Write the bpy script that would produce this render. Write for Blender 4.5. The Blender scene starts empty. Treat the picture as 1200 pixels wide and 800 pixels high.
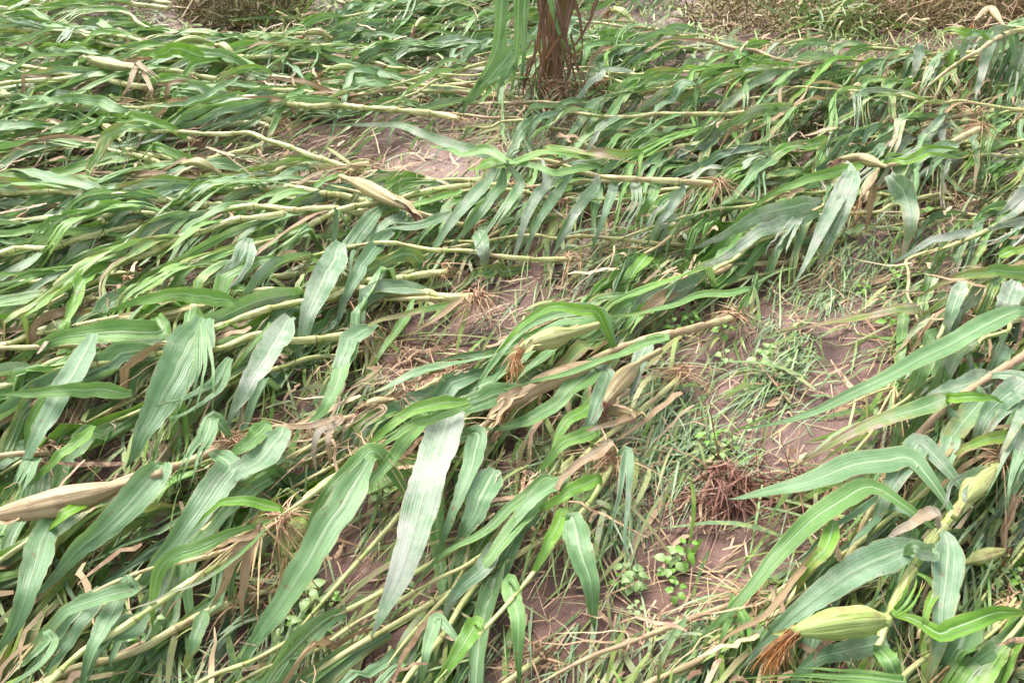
import bpy, math, random
import numpy as np
from mathutils import Vector, noise as mnoise

# ------------------------------------------------------------------ camera, sky, sun, exposure
scene = bpy.context.scene
COL = scene.collection
CAM_H, PITCH, FPX = 1.5, math.radians(38), 942.0
cam_d = bpy.data.cameras.new("camera"); cam = bpy.data.objects.new("camera", cam_d); COL.objects.link(cam)
cam.location = (0, 0, CAM_H); cam.rotation_euler = (math.radians(90) - PITCH, 0, 0)
cam_d.sensor_width = 36; cam_d.lens = 36 * FPX / 1200; cam_d.clip_start = 0.02; cam_d.clip_end = 500
scene.camera = cam

SUN_EL, SUN_AZ = math.radians(55), math.radians(-35)     # azimuth measured from +Y towards +X
world = bpy.data.worlds.new("World"); scene.world = world; world.use_nodes = True
wn = world.node_tree; bg = wn.nodes["Background"]
sky = wn.nodes.new("ShaderNodeTexSky"); sky.sky_type = 'NISHITA'; sky.sun_disc = False
sky.sun_elevation = SUN_EL; sky.sun_rotation = SUN_AZ; sky.air_density = 1.0; sky.dust_density = 4.0; sky.ozone_density = 1.0
hsv = wn.nodes.new("ShaderNodeHueSaturation"); hsv.inputs["Saturation"].default_value = 0.35
wn.links.new(sky.outputs[0], hsv.inputs["Color"]); wn.links.new(hsv.outputs[0], bg.inputs[0]); bg.inputs[1].default_value = 0.15
sd = bpy.data.lights.new("sun", 'SUN'); sd.energy = 2.0; sd.angle = math.radians(32); sd.color = (1.0, 0.96, 0.9)
so = bpy.data.objects.new("sun", sd); COL.objects.link(so)
sdir = Vector((math.sin(SUN_AZ) * math.cos(SUN_EL), math.cos(SUN_AZ) * math.cos(SUN_EL), math.sin(SUN_EL)))
so.rotation_euler = sdir.to_track_quat('Z', 'Y').to_euler(); so.location = (0, 0, 8)
vs = scene.view_settings; vs.view_transform = 'Standard'; vs.look = 'None'; vs.exposure = 1.42; vs.gamma = 1; vs.use_curve_mapping = False

RNG = np.random.default_rng(11); random.seed(11)
def U(a, b): return float(RNG.uniform(a, b))

# ------------------------------------------------------------------ pixel <-> world helpers (photo pixels, 1200 x 800)
CT, ST = math.cos(PITCH), math.sin(PITCH)
def ray(px, py):
    a = (px - 600) / FPX; b = (py - 400) / FPX
    return np.array([a, CT - b * ST, -ST - b * CT])
# ground relief -----------------------------------------------------
def vnoise(x, y, seed):
    xi = np.floor(x).astype(np.int64); yi = np.floor(y).astype(np.int64); fx = x - xi; fy = y - yi
    fx = fx * fx * (3 - 2 * fx); fy = fy * fy * (3 - 2 * fy)
    def h(a, b):
        n = (a * 374761393 + b * 668265263 + seed * 974711) & 0xffffffff
        n = ((n ^ (n >> 13)) * 1274126177) & 0xffffffff
        return ((n ^ (n >> 16)) & 0xffff) / 65535.0
    return (h(xi, yi) * (1 - fx) + h(xi + 1, yi) * fx) * (1 - fy) + (h(xi, yi + 1) * (1 - fx) + h(xi + 1, yi + 1) * fx) * fy - 0.5
def gz(x, y):
    x = np.asarray(x, float); y = np.asarray(y, float)
    z = 0.05 * vnoise(x * 1.3, y * 1.3, 1) + 0.028 * vnoise(x * 4, y * 4, 2) + 0.02 * vnoise(x * 9 + 3, y * 9, 3) \
        + 0.011 * vnoise(x * 22, y * 22 + 5, 4) + 0.006 * vnoise(x * 52, y * 52, 5)
    return z
def at(px, py, h=0.0):
    """the point h above the ground that the photo shows at a pixel"""
    r = ray(px, py)
    if r[2] > -0.12: r[2] = -0.12
    z = h
    for _ in range(5):
        t = (z - CAM_H) / r[2]; p = np.array([0, 0, CAM_H]) + r * t
        z = h + float(gz(p[0], p[1]))
    p[2] = z
    return p
def at_dist(px, py, Y):
    r = ray(px, py); return np.array([0, 0, CAM_H]) + r * (Y / r[1])
def proj(p):
    d0 = p[0]; dy = p[1]; dz = p[2] - CAM_H
    depth = dy * CT - dz * ST; v = dy * ST + dz * CT
    depth = max(depth, 1e-3)
    return 600 + FPX * d0 / depth, 400 - FPX * v / depth, depth
def depth_of(p): return proj(p)[2]
def visible(p, m=110):
    px, py, d = proj(p); return -m < px < 1200 + m and -m * .6 < py < 800 + m

# direction fields: image angle below horizontal-left towards the plant's tip
S_PTS = [(0,50,-8),(100,100,-4),(100,250,5),(0,400,12),(250,350,9),(500,200,3),(500,350,8),(700,180,0),(1000,100,8),(1100,200,15),
         (900,300,25),(1100,450,33),(1100,650,55),(950,700,50),(600,420,28),(600,600,47),(450,700,45),(300,500,25),(150,700,35),(100,550,20),(300,60,-3),(800,60,8)]
L_PTS = [(50,50,5),(150,150,10),(100,250,15),(50,400,25),(60,500,55),(50,700,60),(200,480,62),(300,400,58),(380,320,58),(350,100,20),
         (250,200,25),(480,80,15),(560,280,62),(720,250,60),(640,380,40),(450,480,40),(400,650,55),(560,600,58),(600,750,65),(730,620,80),
         (740,130,50),(880,120,42),(1000,260,62),(850,290,40),(1130,80,75),(1170,280,45),(1150,350,60),(1000,500,28),(950,620,45),
         (1100,720,70),(860,720,50),(1150,550,50),(200,40,8)]
def field(pts, px, py):
    sw = sa = 0.0
    for (x, y, a) in pts:
        w = 1.0 / (((x - px) ** 2 + (1.4 * (y - py)) ** 2) / 1e4 + 0.15) ** 1.6
        sw += w; sa += w * a
    return sa / sw
def img_dir_to_ground(p, ang):
    px, py, _ = proj((p[0], p[1], 0)); px = min(max(px, -300), 1500); py = min(max(py, -80), 1000)
    a = math.radians(ang)
    q0 = at(px, py); q1 = at(px - 12 * math.cos(a), py + 12 * math.sin(a))
    d = (q1 - q0)[:2]; n = math.hypot(*d)
    return math.atan2(d[1], d[0]) if n > 0 else math.pi
# bare mud: (px, py, rx, ry, strength)
MUD = [(285,10,66,26,1),(1100,8,120,30,1),(900,16,90,26,.95),(1030,-30,190,35,.9),(515,182,55,22,.95),(415,158,48,20,.9),(500,138,50,12,.7),(300,160,70,22,.6),(600,345,75,36,.85),(505,415,60,42,.9),(108,548,34,28,1),(428,645,44,46,.96),(640,700,40,50,.96),(820,665,60,48,.96),(960,390,75,60,.85),(925,495,80,42,.95),
       (815,665,85,62,1),(640,715,55,70,.9),(700,24,50,8,.5),(270,710,45,60,.75),(870,590,70,45,.9),(780,130,50,25,.3),(1130,235,50,25,.4),(880,360,70,40,.5),
       (1040,440,60,30,.4),(300,240,50,20,.5),(400,760,50,40,.7),(880,225,40,20,.35),(830,440,90,50,.75),(1150,700,80,70,.5),(560,90,50,30,.3),(760,560,50,40,.5),(1010,310,60,30,.5),(220,560,20,20,.3)]
def mud_at(x, y, z=0.03):
    px, py, _ = proj((x, y, z)); m = 0
    for (cx, cy, rx, ry, s) in MUD:
        d = ((px - cx) / (rx * 1.2)) ** 2 + ((py - cy) / (ry * 1.2)) ** 2
        if d < 1: m = max(m, s)
    return m

# ------------------------------------------------------------------ materials
def nt(name):
    m = bpy.data.materials.new(name); m.use_nodes = True; t = m.node_tree; return m, t, t.nodes["Principled BSDF"]
class G:
    def __init__(s, t): s.t = t
    def n(s, typ, **kw):
        o = s.t.nodes.new(typ)
        for k, v in kw.items():
            if k.startswith('i_'):
                key = k[2:]; key = int(key) if key.isdigit() else key
                o.inputs[key].default_value = v
            else: setattr(o, k, v)
        return o
    def l(s, a, b): s.t.links.new(a, b)
    def math(s, op, a, b=None, clamp=False):
        o = s.n('ShaderNodeMath', operation=op, use_clamp=clamp)
        for i, v in enumerate((a, b)):
            if v is None: continue
            if hasattr(v, 'node'): s.l(v, o.inputs[i])
            else: o.inputs[i].default_value = v
        return o.outputs[0]
    def mix(s, f, a, b):
        o = s.n('ShaderNodeMix', data_type='RGBA')
        for i, v in ((0, f), (6, a), (7, b)):
            if hasattr(v, 'node'): s.l(v, o.inputs[i])
            else: o.inputs[i].default_value = v if i == 0 else (*v, 1)
        return o.outputs[2]
    def ss(s, v, a, b):
        o = s.n('ShaderNodeMapRange', interpolation_type='SMOOTHSTEP'); s.l(v, o.inputs[0]); o.inputs[1].default_value = a; o.inputs[2].default_value = b
        return o.outputs[0]
    def noise(s, scale, vec=None, detail=4, rough=.6, w=None):
        o = s.n('ShaderNodeTexNoise', noise_dimensions='3D' if w is None else '4D'); o.inputs['Scale'].default_value = scale
        o.inputs['Detail'].default_value = detail; o.inputs['Roughness'].default_value = rough
        if vec is not None: s.l(vec, o.inputs['Vector'])
        if w is not None: s.l(w, o.inputs['W'])
        return o.outputs[0]

def leaf_material():
    m, t, p = nt("corn_leaf_blade"); g = G(t)
    uv = g.n('ShaderNodeUVMap').outputs[0]; sep = g.n('ShaderNodeSeparateXYZ'); g.l(uv, sep.inputs[0])
    u, v = sep.outputs[0], sep.outputs[1]
    oi = g.n('ShaderNodeObjectInfo'); rnd = oi.outputs['Random']; oc = g.n('ShaderNodeSeparateColor'); g.l(oi.outputs['Color'], oc.inputs[0])
    hue, dry, silt = oc.outputs[0], oc.outputs[1], oc.outputs[2]
    geo = g.n('ShaderNodeNewGeometry'); tc = g.n('ShaderNodeTexCoord').outputs['Object']
    # fine parallel veins: noise stretched along the blade
    mp = g.n('ShaderNodeMapping'); g.l(uv, mp.inputs[0]); mp.inputs['Scale'].default_value = (60, .5, 1)
    vein = g.noise(1.0, mp.outputs[0], 2, .5, rnd)
    mp2 = g.n('ShaderNodeMapping'); g.l(uv, mp2.inputs[0]); mp2.inputs['Scale'].default_value = (19, .45, 1)
    rib = g.noise(1.0, mp2.outputs[0], 1, .5, rnd)
    blot = g.noise(9, tc, 4, .65); blot2 = g.noise(38, tc, 4, .7)
    du = g.math('ABSOLUTE', g.math('SUBTRACT', u, .5))
    midw = g.math('SUBTRACT', .044, g.math('MULTIPLY', v, .034))
    mid = g.math('LESS_THAN', du, midw)
    mid_soft = g.ss(g.math('SUBTRACT', midw, du), -.012, .012)
    base = g.mix(hue, (.112, .225, .100), (.125, .310, .020))
    base = g.mix(g.ss(blot, .35, .7), base, g.mix(hue, (.205, .335, .190), (.215, .420, .035)))
    base = g.mix(g.math('MULTIPLY', g.ss(vein, .42, .62), .32), base, g.mix(hue, (.31, .42, .30), (.22, .41, .06)))
    base = g.mix(g.math('MULTIPLY', g.ss(rib, .5, .36), .38), base, (.050, .115, .035))
    under = g.mix(.5, base, (.23, .30, .22))
    base = g.mix(geo.outputs['Backfacing'], base, under)
    # drying from tip and margin
    tip = g.math('MULTIPLY', v, v); d = g.math('ADD', g.math('MULTIPLY', tip, .55), g.math('MULTIPLY', du, .5))
    d = g.math('ADD', d, g.math('MULTIPLY', g.math('SUBTRACT', blot, .5), 1.2))
    d = g.math('SUBTRACT', g.math('ADD', d, g.math('MULTIPLY', dry, 1.9)), 1.0)
    dm = g.ss(d, -.02, .22)
    dryc = g.mix(blot2, (.31, .20, .10), (.48, .38, .22)); dryc = g.mix(g.math('MULTIPLY', g.ss(vein, .4, .6), .6), dryc, (.24, .12, .06)); dryc = g.mix(g.math('MULTIPLY', g.ss(dry, .98, 1.35), .9), dryc, (.17, .075, .045))
    ylw = g.ss(d, -.22, .05); base = g.mix(g.math('MULTIPLY', ylw, .6), base, (.30, .30, .06))
    base = g.mix(dm, base, dryc)
    spot = g.noise(75, tc, 2, .5, rnd); base = g.mix(g.math('MULTIPLY', g.ss(g.math('ADD', spot, g.math('MULTIPLY', blot, .25)), .80, .86), .85), base, (.20, .12, .055))
    edge = g.ss(g.math('ADD', du, g.math('MULTIPLY', blot2, .16)), .53, .58); base = g.mix(g.math('MULTIPLY', edge, .6), base, (.34, .28, .12))
    base = g.mix(g.math('MULTIPLY', mid_soft, .75), base, g.mix(dm, (.46, .58, .36), (.52, .42, .24)))
    # dried silt film left by the rain
    sm = g.math('MULTIPLY', g.ss(g.math('ADD', g.math('ADD', blot, g.math('MULTIPLY', g.math('SUBTRACT', blot2, .5), .5)), g.math('MULTIPLY', silt, .85)), .80, 1.3), .8)
    base = g.mix(sm, base, g.mix(blot2, (.42, .45, .39), (.52, .47, .44)))
    g.l(base, p.inputs['Base Color'])
    rr = g.math('ADD', g.math('MULTIPLY', sm, .4), g.math('ADD', .22, g.math('MULTIPLY', blot2, .25))); g.l(rr, p.inputs['Roughness'])
    bump = g.n('ShaderNodeBump'); bump.inputs['Strength'].default_value = .55; bump.inputs['Distance'].default_value = .004
    hh = g.math('ADD', g.math('MULTIPLY', vein, .5), g.math('MULTIPLY', rib, 1.0)); hh = g.math('ADD', hh, g.math('MULTIPLY', mid_soft, .5)); hh = g.math('ADD', hh, g.math('MULTIPLY', blot2, .25))
    g.l(hh, bump.inputs['Height']); g.l(bump.outputs[0], p.inputs['Normal'])
    tr = g.n('ShaderNodeBsdfTranslucent'); g.l(g.mix(g.math('MULTIPLY', g.math('SUBTRACT', 1.0, dm), .5), base, (.20, .36, .04)), tr.inputs[0]); g.l(bump.outputs[0], tr.inputs[1])
    ms = g.n('ShaderNodeMixShader'); ms.inputs[0].default_value = .28; g.l(p.outputs[0], ms.inputs[1]); g.l(tr.outputs[0], ms.inputs[2])
    g.l(ms.outputs[0], t.nodes['Material Output'].inputs[0])
    return m
def stalk_material():
    m, t, p = nt("corn_stalk_skin"); g = G(t)
    uv = g.n('ShaderNodeUVMap').outputs[0]
    oi = g.n('ShaderNodeObjectInfo'); oc = g.n('ShaderNodeSeparateColor'); g.l(oi.outputs['Color'], oc.inputs[0])
    mp = g.n('ShaderNodeMapping'); g.l(uv, mp.inputs[0]); mp.inputs['Scale'].default_value = (16, 5, 1)
    vein = g.noise(1.0, mp.outputs[0], 3, .6); tc = g.n('ShaderNodeTexCoord').outputs['Object']; blot = g.noise(16, tc, 4, .6)
    c = g.mix(oc.outputs[0], (.48, .42, .17), (.33, .42, .09))
    c = g.mix(g.ss(vein, .42, .6), c, (.62, .60, .30)); c = g.mix(g.math('MULTIPLY', g.ss(vein, .5, .34), .7), c, (.13, .15, .045))
    sv = g.n('ShaderNodeSeparateXYZ'); g.l(uv, sv.inputs[0]); fr = g.math('FRACT', g.math('DIVIDE', sv.outputs[1], .58))
    c = g.mix(g.math('MULTIPLY', g.ss(fr, .80, .83), .55), c, g.mix(oc.outputs[0], (.42, .36, .12), (.22, .36, .05)))
    c = g.mix(g.math('MULTIPLY', g.math('LESS_THAN', fr, .035), .75), c, (.16, .11, .04))
    dr = g.ss(g.math('ADD', blot, g.math('MULTIPLY', oc.outputs[1], .75)), .62, .95)
    c = g.mix(dr, c, g.mix(vein, (.24, .12, .065), (.50, .36, .22)))
    g.l(c, p.inputs['Base Color']); p.inputs['Roughness'].default_value = .42
    b = g.n('ShaderNodeBump'); b.inputs['Strength'].default_value = .5; b.inputs['Distance'].default_value = .003; g.l(vein, b.inputs['Height']); g.l(b.outputs[0], p.inputs['Normal'])
    return m
def husk_material():
    m, t, p = nt("corn_husk"); g = G(t)
    uv = g.n('ShaderNodeUVMap').outputs[0]
    oi = g.n('ShaderNodeObjectInfo'); oc = g.n('ShaderNodeSeparateColor'); g.l(oi.outputs['Color'], oc.inputs[0])
    mp = g.n('ShaderNodeMapping'); g.l(uv, mp.inputs[0]); mp.inputs['Scale'].default_value = (30, 2, 1)
    vein = g.noise(1.0, mp.outputs[0], 3, .6, oi.outputs['Random']); tc = g.n('ShaderNodeTexCoord').outputs['Object']; blot = g.noise(22, tc, 4, .6)
    c = g.mix(oc.outputs[0], (.37, .25, .13), (.24, .33, .075))
    c = g.mix(g.math('MULTIPLY', g.ss(vein, .45, .62), .7), c, g.mix(oc.outputs[0], (.50, .38, .25), (.42, .49, .18)))
    c = g.mix(g.math('MULTIPLY', g.ss(vein, .48, .34), .6), c, g.mix(oc.outputs[0], (.22, .11, .06), (.15, .22, .03)))
    c = g.mix(g.math('MULTIPLY', g.ss(blot, .52, .66), .65), c, (.24, .15, .08))
    g.l(c, p.inputs['Base Color']); p.inputs['Roughness'].default_value = .45
    b = g.n('ShaderNodeBump'); b.inputs['Strength'].default_value = .6; b.inputs['Distance'].default_value = .004; g.l(vein, b.inputs['Height']); g.l(b.outputs[0], p.inputs['Normal'])
    return m
def fibre_material(name, cols, rough=.6, transl=0.0):
    m, t, p = nt(name); g = G(t)
    geo = g.n('ShaderNodeNewGeometry'); r = g.n('ShaderNodeValToRGB'); g.l(geo.outputs['Random Per Island'], r.inputs[0])
    cr = r.color_ramp; cr.elements[0].color = (*cols[0], 1); cr.elements[1].color = (*cols[-1], 1)
    for i, c in enumerate(cols[1:-1]): e = cr.elements.new((i + 1) / (len(cols) - 1)); e.color = (*c, 1)
    tc = g.n('ShaderNodeTexCoord').outputs['Object']; b = g.noise(60, tc, 3)
    c = g.mix(g.ss(b, .4, .7), r.outputs[0], cols[len(cols) // 2]); g.l(c, p.inputs['Base Color']); p.inputs['Roughness'].default_value = rough
    if transl:
        tr = g.n('ShaderNodeBsdfTranslucent'); g.l(c, tr.inputs[0]); ms = g.n('ShaderNodeMixShader'); ms.inputs[0].default_value = transl
        g.l(p.outputs[0], ms.inputs[1]); g.l(tr.outputs[0], ms.inputs[2]); g.l(ms.outputs[0], t.nodes['Material Output'].inputs[0])
    return m
def ground_material():
    m, t, p = nt("reddish_mud"); g = G(t); tc = g.n('ShaderNodeTexCoord').outputs['Object']
    a = g.noise(2.2, tc, 5, .6); b = g.noise(9, tc, 5, .6); c = g.noise(70, tc, 6, .75); d = g.noise(260, tc, 3, .7)
    col = g.mix(g.ss(b, .32, .68), (.075, .036, .026), (.205, .112, .088))
    col = g.mix(g.math('MULTIPLY', g.ss(a, .45, .62), .6), col, (.245, .148, .124))
    col = g.mix(g.math('MULTIPLY', g.ss(c, .55, .7), .6), col, (.075, .040, .028))
    col = g.mix(g.math('MULTIPLY', g.ss(d, .56, .72), .35), col, (.34, .22, .165))
    col = g.mix(g.math('MULTIPLY', g.ss(b, .62, .75), .3), col, (.10, .12, .04))
    g.l(col, p.inputs['Base Color'])
    wet = g.ss(g.math('ADD', a, g.math('MULTIPLY', b, .4)), .50, .74)
    g.l(g.math('SUBTRACT', .50, g.math('MULTIPLY', wet, .30)), p.inputs['Roughness'])
    bp = g.n('ShaderNodeBump'); bp.inputs['Strength'].default_value = .8; bp.inputs['Distance'].default_value = .012
    hh = g.math('ADD', g.math('MULTIPLY', b, .5), g.math('ADD', g.math('MULTIPLY', c, .6), g.math('MULTIPLY', d, .25))); g.l(hh, bp.inputs['Height']); g.l(bp.outputs[0], p.inputs['Normal'])
    return m
M_LEAF, M_STALK, M_HUSK, M_MUD = leaf_material(), stalk_material(), husk_material(), ground_material()
M_STRAW = fibre_material("dead_straw", [(.10, .045, .03), (.30, .17, .10), (.46, .33, .19), (.20, .085, .055), (.50, .42, .27)])
M_RED = fibre_material("red_brown_roots", [(.05, .02, .015), (.15, .05, .033), (.26, .12, .08), (.09, .035, .025), (.34, .22, .16)], .7)
M_ROOT = fibre_material("pale_brown_roots", [(.16, .07, .04), (.34, .19, .10), (.44, .30, .17), (.26, .10, .06)], .7)
M_SILK = fibre_material("brown_silk", [(.12, .045, .018), (.30, .125, .035), (.42, .22, .07)], .5)
M_SILKR = fibre_material("red_silk", [(.09, .03, .022), (.22, .075, .05), (.32, .15, .10)], .5)
M_TASSEL = fibre_material("dry_tassel", [(.40, .28, .12), (.52, .42, .20), (.34, .20, .09)], .6)
M_GRASS = fibre_material("grass_blade", [(.07, .14, .04), (.14, .23, .10), (.26, .35, .19), (.15, .28, .03), (.38, .42, .24)], .45, .2)
M_WEED = fibre_material("weed_leaf", [(.10, .24, .03), (.17, .36, .045), (.13, .27, .05)], .42, .25)
M_PALE = fibre_material("pale_weed_leaf", [(.20, .34, .09), (.28, .40, .15), (.16, .30, .07)], .42, .2)
M_LITTER = fibre_material("leaf_scrap", [(.06, .12, .04), (.12, .20, .08), (.10, .24, .02), (.24, .30, .08), (.18, .26, .14), (.28, .20, .10), (.34, .38, .14)], .5, .15)
M_DRYWEED = fibre_material("withered_weed", [(.08, .04, .025), (.22, .12, .07), (.42, .32, .16), (.17, .18, .05), (.50, .34, .24), (.14, .06, .04), (.20, .24, .07)], .7)

# ------------------------------------------------------------------ mesh helpers
def link_mesh(name, V, F, mat, parent=None, uvs=None, origin=None, color=None, smooth=True):
    V = np.asarray(V, float)
    if origin is not None: V = V - np.asarray(origin)
    me = bpy.data.meshes.new(name); me.from_pydata(V.tolist(), [], F if isinstance(F, list) else F.tolist()); me.materials.append(mat)
    if uvs is not None:
        lay = me.uv_layers.new(name="UVMap"); n = len(me.loops); li = np.empty(n, np.int32); me.loops.foreach_get('vertex_index', li)
        lay.data.foreach_set('uv', np.asarray(uvs, np.float32)[li].ravel())
    if smooth: me.polygons.foreach_set('use_smooth', [True] * len(me.polygons))
    o = bpy.data.objects.new(name, me); COL.objects.link(o)
    if parent is not None: o.parent = parent
    if color is not None: o.color = (*color, 1)
    return o
def empty(name, loc):
    o = bpy.data.objects.new(name, None); COL.objects.link(o); o.location = loc; o.empty_display_size = .05; return o
def tag(o, label=None, cat=None, group=None, kind=None):
    if label: o['label'] = label
    if cat: o['category'] = cat
    if group: o['group'] = group
    if kind: o['kind'] = kind
    return o
def resample(pts, n):
    P = np.asarray(pts, float)
    if len(P) == 2: return P[0] + (P[1] - P[0]) * np.linspace(0, 1, n)[:, None]
    Q = np.vstack([2 * P[0] - P[1], P, 2 * P[-1] - P[-2]]); out = []
    seg = np.linalg.norm(np.diff(P, axis=0), axis=1); cum = np.concatenate([[0], np.cumsum(seg)]); s = np.linspace(0, cum[-1], n)
    for v in s:
        i = min(int(np.searchsorted(cum, v, 'right')) - 1, len(seg) - 1); t = (v - cum[i]) / max(seg[i], 1e-9)
        a, b, c, d = Q[i], Q[i + 1], Q[i + 2], Q[i + 3]
        out.append(.5 * (2 * b + (c - a) * t + (2 * a - 5 * b + 4 * c - d) * t * t + (3 * b - a - 3 * c + d) * t ** 3))
    return np.array(out)
def norm(a): return a / np.maximum(np.linalg.norm(a, axis=-1, keepdims=True), 1e-9)
def tube(P, R, ns=8):
    P = np.asarray(P); n = len(P); T = norm(np.gradient(P, axis=0)); up = np.array([0, 0, 1.]); 
    S = np.cross(T, up); bad = np.linalg.norm(S, axis=1) < .05; S[bad] = np.array([1., 0, 0]); S = norm(S); B = norm(np.cross(S, T))
    R = np.broadcast_to(R, (n,)) if np.ndim(R) < 2 else R
    th = np.linspace(0, 2 * math.pi, ns, endpoint=False)
    RR = R[:, None] if R.ndim == 1 else R
    V = P[:, None, :] + RR[..., None] * (np.cos(th)[None, :, None] * S[:, None, :] + np.sin(th)[None, :, None] * B[:, None, :])
    V = V.reshape(-1, 3); F = []
    for i in range(n - 1):
        for j in range(ns): F.append((i * ns + j, i * ns + (j + 1) % ns, (i + 1) * ns + (j + 1) % ns, (i + 1) * ns + j))
    F.append(tuple(range(ns))[::-1]); F.append(tuple((n - 1) * ns + j for j in range(ns)))
    uv = np.stack([np.tile(np.abs(np.arange(ns) / ns - .5) * 2, n), np.repeat(np.linspace(0, 1, n), ns)], 1)
    return V, F, uv
def strips(segs, mat, name, **kw):
    """thin blades in one mesh: every seg is (points kx3, widths k, side vec)"""
    V = []; F = []; b = 0
    for P, W, side in segs:
        k = len(P)
        for p, w in zip(P, W): V.append(p - side * w); V.append(p + side * w)
        for i in range(k - 1): F.append((b + 2 * i, b + 2 * i + 1, b + 2 * i + 3, b + 2 * i + 2))
        b += 2 * k
    return link_mesh(name, np.array(V), F, mat, **kw)

# ------------------------------------------------------------------ corn leaf
def leaf_mesh(P, N, W, fold=.25, wave=.12, torn=0, twist=0., roll=0., w0=.55, blunt=0., crumple=1., rise=.16):
    """P centre line, N wished normals; returns verts, faces, uvs. torn = number of strips the blade is shredded into."""
    n = len(P); v = np.linspace(0, 1, n); T = norm(np.gradient(P, axis=0)); S = norm(np.cross(T, N)); B = norm(np.cross(S, T))
    env = np.minimum(1, v * 3); lat0 = (np.sin(U(4, 9) * v + U(0, 6)) + .6 * np.sin(U(11, 18) * v + U(0, 6))) * env * crumple * .0035
    P = P + S * lat0[:, None]; P[:, 2] += (np.sin(U(7, 14) * v + U(0, 6)) + .5 * np.sin(U(18, 28) * v + U(0, 6))) * env * crumple * .006
    a = roll + twist * v + crumple * env * (.22 * np.sin(U(5, 12) * v + U(0, 6)) + .12 * np.sin(U(14, 26) * v + U(0, 6))); S2 = S * np.cos(a)[:, None] + B * np.sin(a)[:, None]; B2 = -S * np.sin(a)[:, None] + B * np.cos(a)[:, None]
    e = np.clip(v / rise, 0, 1); e = e * e * (3 - 2 * e)
    prof = (w0 + (1 - w0) * e) * np.clip(1 - v ** (1.75 + 3.2 * blunt), 0, 1) ** (1.05 - .2 * blunt)
    f1, f2 = U(5, 11), U(12, 22); a = a * 1.0
    ph = U(0, 6); ph2 = U(0, 6); k1 = U(9, 17); k2 = U(9, 17)
    cols = 8 if W > .03 else 6
    groups = np.array_split(np.arange(cols), torn) if torn > 1 else [np.arange(cols)]
    V = []; F = []; UV = []; b = 0
    v0 = U(.12, .5)
    for gi, gcols in enumerate(groups):
        us = np.linspace(-1, 1, cols + 1)[gcols[0]:gcols[-1] + 2]; m = len(us); uc = us.mean()
        dv = np.clip(v - v0, 0, 1)
        if torn > 1:
            lat = (uc * U(.2, .9) + U(-.5, .5)) * dv ** 1.2 * 1.6 * W; ver = U(-.9, .6) * dv ** 1.1 * W; cut = U(.62, 1.0)
        else: lat = 0 * v; ver = 0 * v; cut = 1
        for i in range(n):
            vi = v[i]; shrink = 1.0
            if torn > 1:
                shrink = np.clip((cut - vi) / .15, 0, 1) if cut < .99 else 1
                shrink = 1 - (1 - shrink) * min(1, dv[i] * 8)
            for uu in us:
                ue = uc + (uu - uc) * (1 - .25 * min(1, dv[i] * 4) * (torn > 1)) * shrink if torn > 1 else uu
                h = W * .5
                x = ue * h * prof[i]
                z = fold * abs(ue) * h * prof[i] * (1 - .5 * vi) 
                z += wave * h * abs(ue) ** 1.6 * prof[i] * (math.sin(k1 * vi * 1.7 + ph) if ue > 0 else math.sin(k2 * vi * 1.7 + ph2)) * min(1, vi * 5)
                z += .03 * h * math.sin(uu * 9 + gi)
                x *= (1 - .12 * abs(fold)) * ((1 - RNG.random() ** 3 * .30 * crumple) if abs(uu) > .99 else 1)
                z += RNG.normal() * .035 * h * crumple
                V.append(P[i] + S2[i] * (x + lat[i]) + B2[i] * (z + ver[i])); UV.append((uu * .5 + .5, vi))
        for i in range(n - 1):
            for j in range(m - 1): F.append((b + i * m + j, b + i * m + j + 1, b + (i + 1) * m + j + 1, b + (i + 1) * m + j))
        b += n * m
    V = np.array(V); g = gz(V[:, 0], V[:, 1]) + .004
    low = V[:, 2] < g; V[low, 2] = g[low] + .15 * np.minimum(g[low] - V[low, 2], .02)
    return V, F, np.array(UV)
def add_leaf(parent, P, N, W, hue, dry, silt, name='leaf', **kw):
    V, F, uv = leaf_mesh(P, N, W, **kw)
    return link_mesh(name, V, F, M_LEAF, parent, uv, origin=parent.location if parent is not None else None, color=(hue, dry, silt))

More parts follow.
